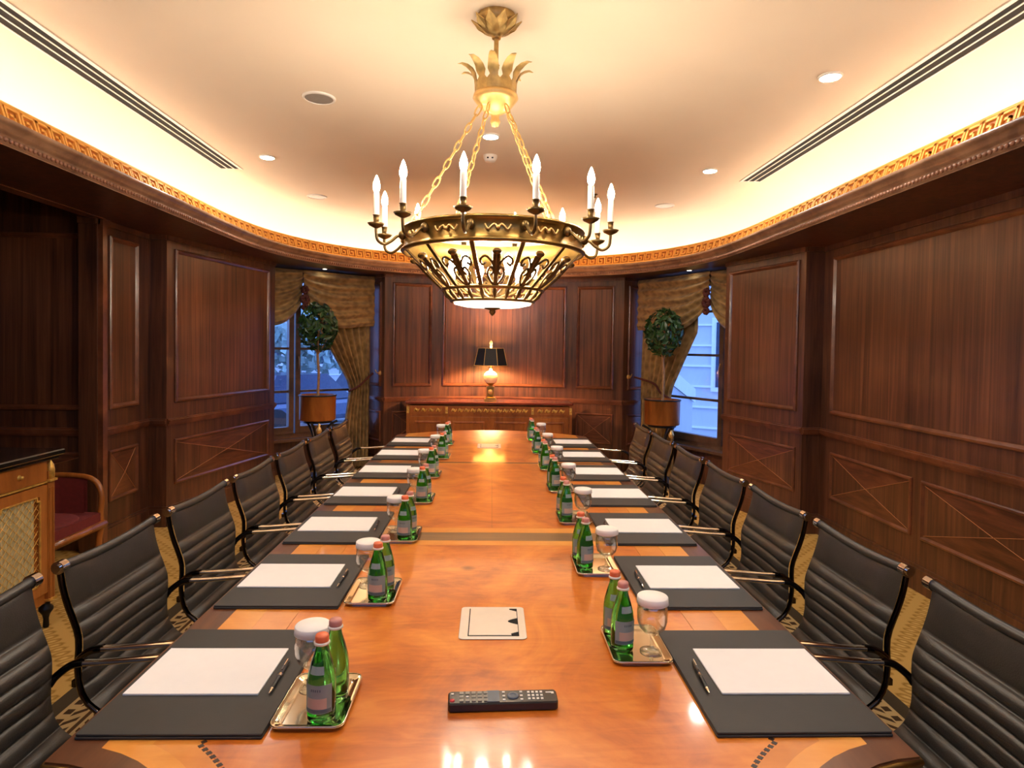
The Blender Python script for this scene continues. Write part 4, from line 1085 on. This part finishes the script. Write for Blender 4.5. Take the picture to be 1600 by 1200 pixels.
# ------------------------------------------------------------------ left cabinet
CBX, CBY0, CBY1 = -2.36, 2.05, 3.44
cb = tag(empty('display_cabinet', (-2.58, (CBY0+CBY1)/2, 0)), 'wooden cabinet with brass mounts and black marble top by the left alcove', 'cabinet')
oy = (CBY0+CBY1)/2; Ln = CBY1-CBY0; D2 = .44
m = MB(); m.box((0, 0, .53), (D2-.02, Ln-.02, .78)); m.build('body', M['sideboard'], cb)
m = MB(); m.rbox((0.01, 0, .945), (D2+.07, Ln+.07, .03), .01, .006, 3); m.rbox((.01, 0, .92), (D2+.03, Ln+.03, .02), .008, .003, 3); m.build('marble_top', M['marble'], cb)
fx = D2/2
for i in range(4):
    y = -Ln/2+.03+(Ln-.06)*i/3
    m = MB(); m.box((fx-.005, y, .50), (.03, .05, .70)); m.box((fx+.008, y-.014, .46), (.012, .010, .6)); m.box((fx+.008, y+.014, .46), (.012, .010, .6)); pil = m.build('pilaster', M['pot'], cb)
    m = MB(); m.lathe([(.004, 0), (.018, .006), (.020, .05), (.016, .075), (.003, .10)], 10, (fx+.006, y, .805)); m.box((fx+.004, y, .80), (.04, .056, .012)); m.build('brass_leaf_mount', M['ormolu'], pil)
    m = MB(); m.box((fx+.002, y, .157), (.036, .056, .012)); m.build('brass_collar', M['ormolu'], pil)
    for xx in (fx-.02, -fx+.04):
        m = MB(); m.lathe([(.012, 0), (.015, .01), (.013, .05), (.02, .075), (.034, .095), (.034, .11), (.018, .125), (.022, .14)], 14, (xx, y, 0)); m.build('turned_foot', M['iron'], cb)
for i in range(3):
    ya = -Ln/2+.055+(Ln-.06)*i/3; yb = -Ln/2+.005+(Ln-.06)*(i+1)/3; ym = (ya+yb)/2; wy = yb-ya
    m = MB(); m.box((fx-.004, ym, .852), (.018, wy, .105)); dr = m.build('drawer', M['pot'], cb)
    m = MB(); m.lathe([(.001, -.02), (.010, -.016), (.007, -.006), (.014, 0)], 12, (fx+.006, ym, .855), Matrix.Rotation(-PI/2, 3, 'Y')); m.build('knob', M['ormolu'], dr)
    m = MB(); m.box((fx+.004, ym, .793), (.01, wy, .008)); m.build('brass_string', M['ormolu'], dr)
    m = MB(); z0, z1 = .20, .78; b_ = .055
    m.box((fx-.004, ya+b_/2, .49), (.02, b_, .58)); m.box((fx-.004, yb-b_/2, .49), (.02, b_, .58)); m.box((fx-.004, ym, z0+b_/2), (.02, wy-2*b_, b_)); m.box((fx-.004, ym, z1-b_/2), (.02, wy-2*b_, b_)); door = m.build('door', M['pot'], cb)
    ia, ib, iz0, iz1 = ya+b_, yb-b_, z0+b_, z1-b_
    m = MB(); nf_ = 9
    m.grid(nf_*8, 1, lambda a, b: (fx-.004+.004*math.sin(a*nf_*2*PI), ia+(ib-.03-ia)*a, iz0+(iz1-iz0)*b)); m.build('pleated_silk', M['satin'], door)
    m = MB(); st = .045
    L1, L2 = ib-ia, iz1-iz0
    c = -L2
    while c < L1+L2:
        for sg in (1, -1):
            pts = []
            # line y = c + sg*z
            a0 = max(0, min(L2, (0-c)*sg)); 
            zs = [z for z in (0, L2)]
            p0 = None
            seg = []
            for k in range(25):
                z = L2*k/24; y = (c+z) if sg > 0 else (c+L2-z)
                if 0 <= y <= L1: seg.append((fx+.002, ia+y, iz0+z))
            if len(seg) >= 2: m.tube([seg[0], seg[-1]], .0016, 4)
        c += st
    m.build('wire_mesh', M['ormolu'], door, kind='stuff')
    m = MB(); q = .022
    loop = [(ia+q, iz0), (ib-q, iz0), (ib-q, iz0+q), (ib, iz0+q), (ib, iz1-q), (ib-q, iz1-q), (ib-q, iz1), (ia+q, iz1), (ia+q, iz1-q), (ia, iz1-q), (ia, iz0+q), (ia+q, iz0+q)]
    for a, b in zip(loop, loop[1:]+loop[:1]): m.bar((fx+.006, a[0], a[1]), (fx+.006, b[0], b[1]), .007, .007)
    m.build('brass_border', M['ormolu'], door)

# ------------------------------------------------------------------ armchair in the alcove
ac = tag(empty('armchair', (-2.80, 3.90, 0), PI/2), 'barrel armchair with red upholstery and curved wooden rail by the alcove', 'armchair')
half = [(.29*math.sin(t), .24*math.cos(t), .66) for t in [PI/2*k/8 for k in range(9)]]+[(.292, -.08, .655), (.29, -.15, .645), (.287, -.20, .62), (.283, -.232, .57), (.278, -.245, .50), (.272, -.24, .42)]
rail = [(-x, y, z) for x, y, z in reversed(half[1:])]+half
m = MB(); m.tube(catmull(rail, 3), .018, 8); m.build('top_rail', M['pot'], ac)
def shrink(p, f): return (p[0]*f, p[1]*f if p[1] > 0 else p[1])
ub = rail[4:-4]; nu_ = len(ub)-1
m = MB()
m.grid(nu_, 3, lambda a, b: (*shrink(ub[int(round(a*nu_))], .97), .37+(ub[int(round(a*nu_))][2]-.012-.37)*b))
m.grid(nu_, 3, lambda a, b: (*shrink(ub[int(round((1-a)*nu_))], .85), .37+(ub[int(round((1-a)*nu_))][2]-.02-.37)*b)); m.build('upholstered_back', M['redfab'], ac)
tubs = [(x, y) for x, y, z in half[:9]]; loop = [(-x, y) for x, y in reversed(tubs[1:])]+tubs
seatp = [(x*.95, y*.95) for x, y in loop]+[(.27, -.25), (-.27, -.25)]
m = MB(); m.prism(seatp[::-1], .36, .42); m.ball((0, -.02, .415), .22, 20, 8, (1.05, 1.02, .16)); m.build('seat_cushion', M['redfab'], ac)
m = MB(); m.tube([(x, y, .342) for x, y in loop]+[(.28, -.26, .342), (-.28, -.26, .342)], .024, 6, closed=True); m.build('seat_rail', M['pot'], ac)
for sx in (-1, 1):
    m = MB(); m.tube(catmull([(sx*.272, -.24, .43), (sx*.27, -.245, .34), (sx*.262, -.235, .22), (sx*.262, -.24, .10), (sx*.27, -.29, .0)], 4), [.018]*5+[.020]*6+[.016]*6, 8); m.build('leg', M['pot'], ac)
    m = MB(); m.tube(catmull([(sx*.18, .20, .36), (sx*.19, .23, .2), (sx*.2, .28, .0)], 4), .018, 8); m.build('leg', M['pot'], ac)

# ------------------------------------------------------------------ topiary plants on stands
def plant(x, y, where, seed):
    rr = random.Random(seed)
    st = tag(empty('plant_stand', (x, y, 0)), 'dark iron stand with curved legs holding the planter by the %s window' % where, 'plant stand', 'plant stands')
    m = MB(); m.lathe([(.15, .69), (.155, .70), (.15, .714), (.001, .715)], 24); m.lathe([(.13, .10), (.135, .11), (.13, .12), (.001, .12)], 20); m.build('ring_plate', M['iron'], st)
    for k in range(3):
        a = 2*PI*k/3+.5+(0 if where == 'left' else .35); c, s = math.cos(a), math.sin(a)
        m = MB(); m.tube(catmull([(.215*c, .215*s, .70), (.19*c, .19*s, .688), (.13*c, .13*s, .65), (.06*c, .06*s, .52), (.04*c, .04*s, .36), (.09*c, .09*s, .18), (.2*c, .2*s, .02), (.23*c, .23*s, .012)], 5), .013, 7); lg = m.build('leg', M['iron'], st)
    m = MB(); m.lathe([(.001, .58), (.02, .59), (.032, .62), (.02, .65), (.012, .66), (.016, .68), (.001, .70)], 12, (.06, -.16, 0)); m.build('gilt_ornament', M['gilt'], st)
    t = tag(empty('topiary_tree', (x, y, .718)), 'ball-shaped green topiary in an amber wooden planter by the %s window' % where, 'potted plant', 'topiary trees')
    m = MB(); m.lathe([(.001, .0), (.185, .0), (.192, .01), (.194, .26), (.20, .265), (.20, .275), (.186, .277), (.184, .25), (.001, .25)], 32); m.build('planter', M['pot'], t)
    m = MB(); m.lathe([(.20, .264), (.204, .27), (.20, .278), (.186, .278)], 32, caps=False); m.build('planter_rim', M['iron'], t)
    m = MB(); m.lathe([(.184, .255), (.001, .262)], 20, caps=False); m.build('soil', M['soil'], t)
    m = MB(); m.tube(catmull([(0, 0, .25), (.008, .004, .5), (-.006, 0, .75), (.004, 0, .98)], 4), .014, 8)
    for k in range(5):
        a = 2*PI*k/5; m.tube([(0, 0, .72), (.06*math.cos(a), .06*math.sin(a), .82), (.12*math.cos(a), .12*math.sin(a), .93)], [.009, .006, .003], 6)
    m.build('trunk', M['trunk'], t)
    m = MB()
    for i in range(430):
        while True:
            v = Vector((rr.uniform(-1, 1), rr.uniform(-1, 1), rr.uniform(-1, 1)))
            if .2 < v.length < 1: break
        v = v.normalized()*(v.length**.45)
        c = Vector((v.x*.205, v.y*.205, 1.02+v.z*.27))
        n_ = (v+Vector((rr.uniform(-.6, .6), rr.uniform(-.6, .6), rr.uniform(-.4, .6)))).normalized()
        t1 = n_.cross(Vector((rr.uniform(-1, 1), rr.uniform(-1, 1), rr.uniform(-1, 1)))).normalized(); t2 = n_.cross(t1); l = rr.uniform(.035, .062)
        q = [c-t1*l, c+t2*l*.45+n_*.004, c+t1*l, c-t2*l*.45+n_*.004]; q2 = [c-t1*l*.1-n_*.006]
        m.add(q+q2, [(0, 1, 4), (1, 2, 4), (2, 3, 4), (3, 0, 4)])
    m.build('foliage', M['leaf'], t, kind='stuff')
plant(-1.90, 6.90, 'left', 1); plant(1.90, 6.86, 'right', 2)

# ------------------------------------------------------------------ outside
m = MB(); m.box((0, 16, -.55), (60, 40, .1)); tag(m.build('street_pavement', M['outground']), 'pale pavement outside the windows', 'pavement', kind='structure')
def facade(name, label, x, y, rz, w, h, nx, nz):
    e = tag(empty(name, (x, y, -.5), rz), label, 'building')
    m = MB(); m.box((0, .2, h/2), (w, .4, h)); m.build('wall', M['outwall'], e)
    for j in range(6):
        m = MB(); m.box((0, -.02, .35+.45*j), (w, .06, .04)); m.build('stone_course', M['outtrim'], e)
    for i in range(nx):
        for j in range(nz):
            cx = -w/2+w*(i+.5)/nx; cz = 1.3+2.6*j
            m = MB(); m.box((cx, -.03, cz+.65), (.95, .1, 1.6)); f = m.build('window_surround', M['outtrim'], e)
            m = MB(); m.box((cx, -.06, cz+.65), (.75, .08, 1.4)); m.build('window_pane', M['outdark'], f)
    return e
fe = facade('street_building', 'pale building with stone courses seen through the right window', 5.2, 13.2, -.55, 9, 8, 5, 3)
e = tag(empty('stair_parapet', (3.28, 11.0, 0), 0), 'white sloping stair parapet outside the right window', 'parapet')
m = MB(); m.prism([(-1.2, -.1), (1.3, -.1), (1.3, .1), (-1.2, .1)], 0, .01); m.v = []; m.f = []; m.sm = []
m.add([(-.7, -.12, 1.72), (.32, -.12, .86), (.32, -.12, .62), (-.7, -.12, 1.40), (-.7, .12, 1.72), (.32, .12, .86), (.32, .12, .62), (-.7, .12, 1.40)], [(0, 1, 2, 3), (7, 6, 5, 4), (0, 4, 5, 1), (1, 5, 6, 2), (2, 6, 7, 3), (3, 7, 4, 0)]); m.build('sloping_cap', M['outtrim'], e)
m = MB(); m.add([(-.7, -.08, 1.39), (.28, -.08, .64), (.28, -.08, -.5), (-.7, -.08, -.5), (-.7, .08, 1.39), (.28, .08, .64), (.28, .08, -.5), (-.7, .08, -.5)], [(0, 1, 2, 3), (7, 6, 5, 4), (0, 4, 5, 1), (1, 5, 6, 2), (2, 6, 7, 3), (3, 7, 4, 0)]); m.build('stair_wall', M['outwall'], e)
facade('distant_building', 'distant pale building across the street outside the left window', -10.5, 24, .45, 14, 7, 7, 2)
def car(x, y, rz, lab, mat):
    e = tag(empty('parked_car', (x, y, -.5), rz), lab, 'car', 'parked cars')
    m = MB(); m.rbox((0, 0, .52), (4.2, 1.7, .5), .3, .12, 4); m.build('body', mat, e)
    m = MB(); A = [(-1.5, -.78, .76), (1.0, -.78, .76), (1.0, .78, .76), (-1.5, .78, .76)]; B = [(-1.1, -.62, 1.35), (.35, -.62, 1.35), (.35, .62, 1.35), (-1.1, .62, 1.35)]
    m.add(A+B, [(4, 5, 6, 7), (0, 1, 5, 4), (1, 2, 6, 5), (2, 3, 7, 6), (3, 0, 4, 7)]); m.build('cabin', M['outdark'], e)
    for sx in (-1.3, 1.3):
        for sy in (-.8, .8):
            m = MB(); m.tube([(sx, sy-.1, .32), (sx, sy+.1, .32)], .32, 16); m.build('wheel', M['rubber'], e)
car(-4.6, 15.0, 1.0, 'dusky blue car parked outside the left window', M['carpaint'])
car(-3.2, 18.6, .2, 'pale car parked farther off outside the left window', M['outwall'])
for i, (x, y, h) in enumerate(((-5.6, 17.5, 3.4), (-9.0, 20.0, 4.2), (-4.4, 22.0, 3.6))):
    rr = random.Random(i+20)
    e = tag(empty('street_tree', (x, y, -.5)), ['frosty pale tree behind the cars outside the left window', 'tall frosty tree at the left outside the window', 'farther frosty tree outside the left window'][i], 'tree', 'street trees')
    m = MB(); m.tube([(0, 0, 0), (.05, 0, h*.6)], [.12, .07], 8); m.build('trunk', M['trunk'], e)
    m = MB()
    for q in range(700):
        v = Vector((rr.gauss(0, 1), rr.gauss(0, 1), rr.gauss(0, 1))); v = v.normalized()*rr.random()**.4
        c = Vector((v.x*1.5, v.y*1.5, h*.62+v.z*1.4)); a = Vector((rr.uniform(-1, 1), rr.uniform(-1, 1), rr.uniform(-1, 1))).normalized()*.16; b = a.cross(v).normalized()*.1
        m.add([c-a, c+b, c+a, c-b], [(0, 1, 2, 3)])
    m.build('crown', M['outleaf'], e, kind='stuff')
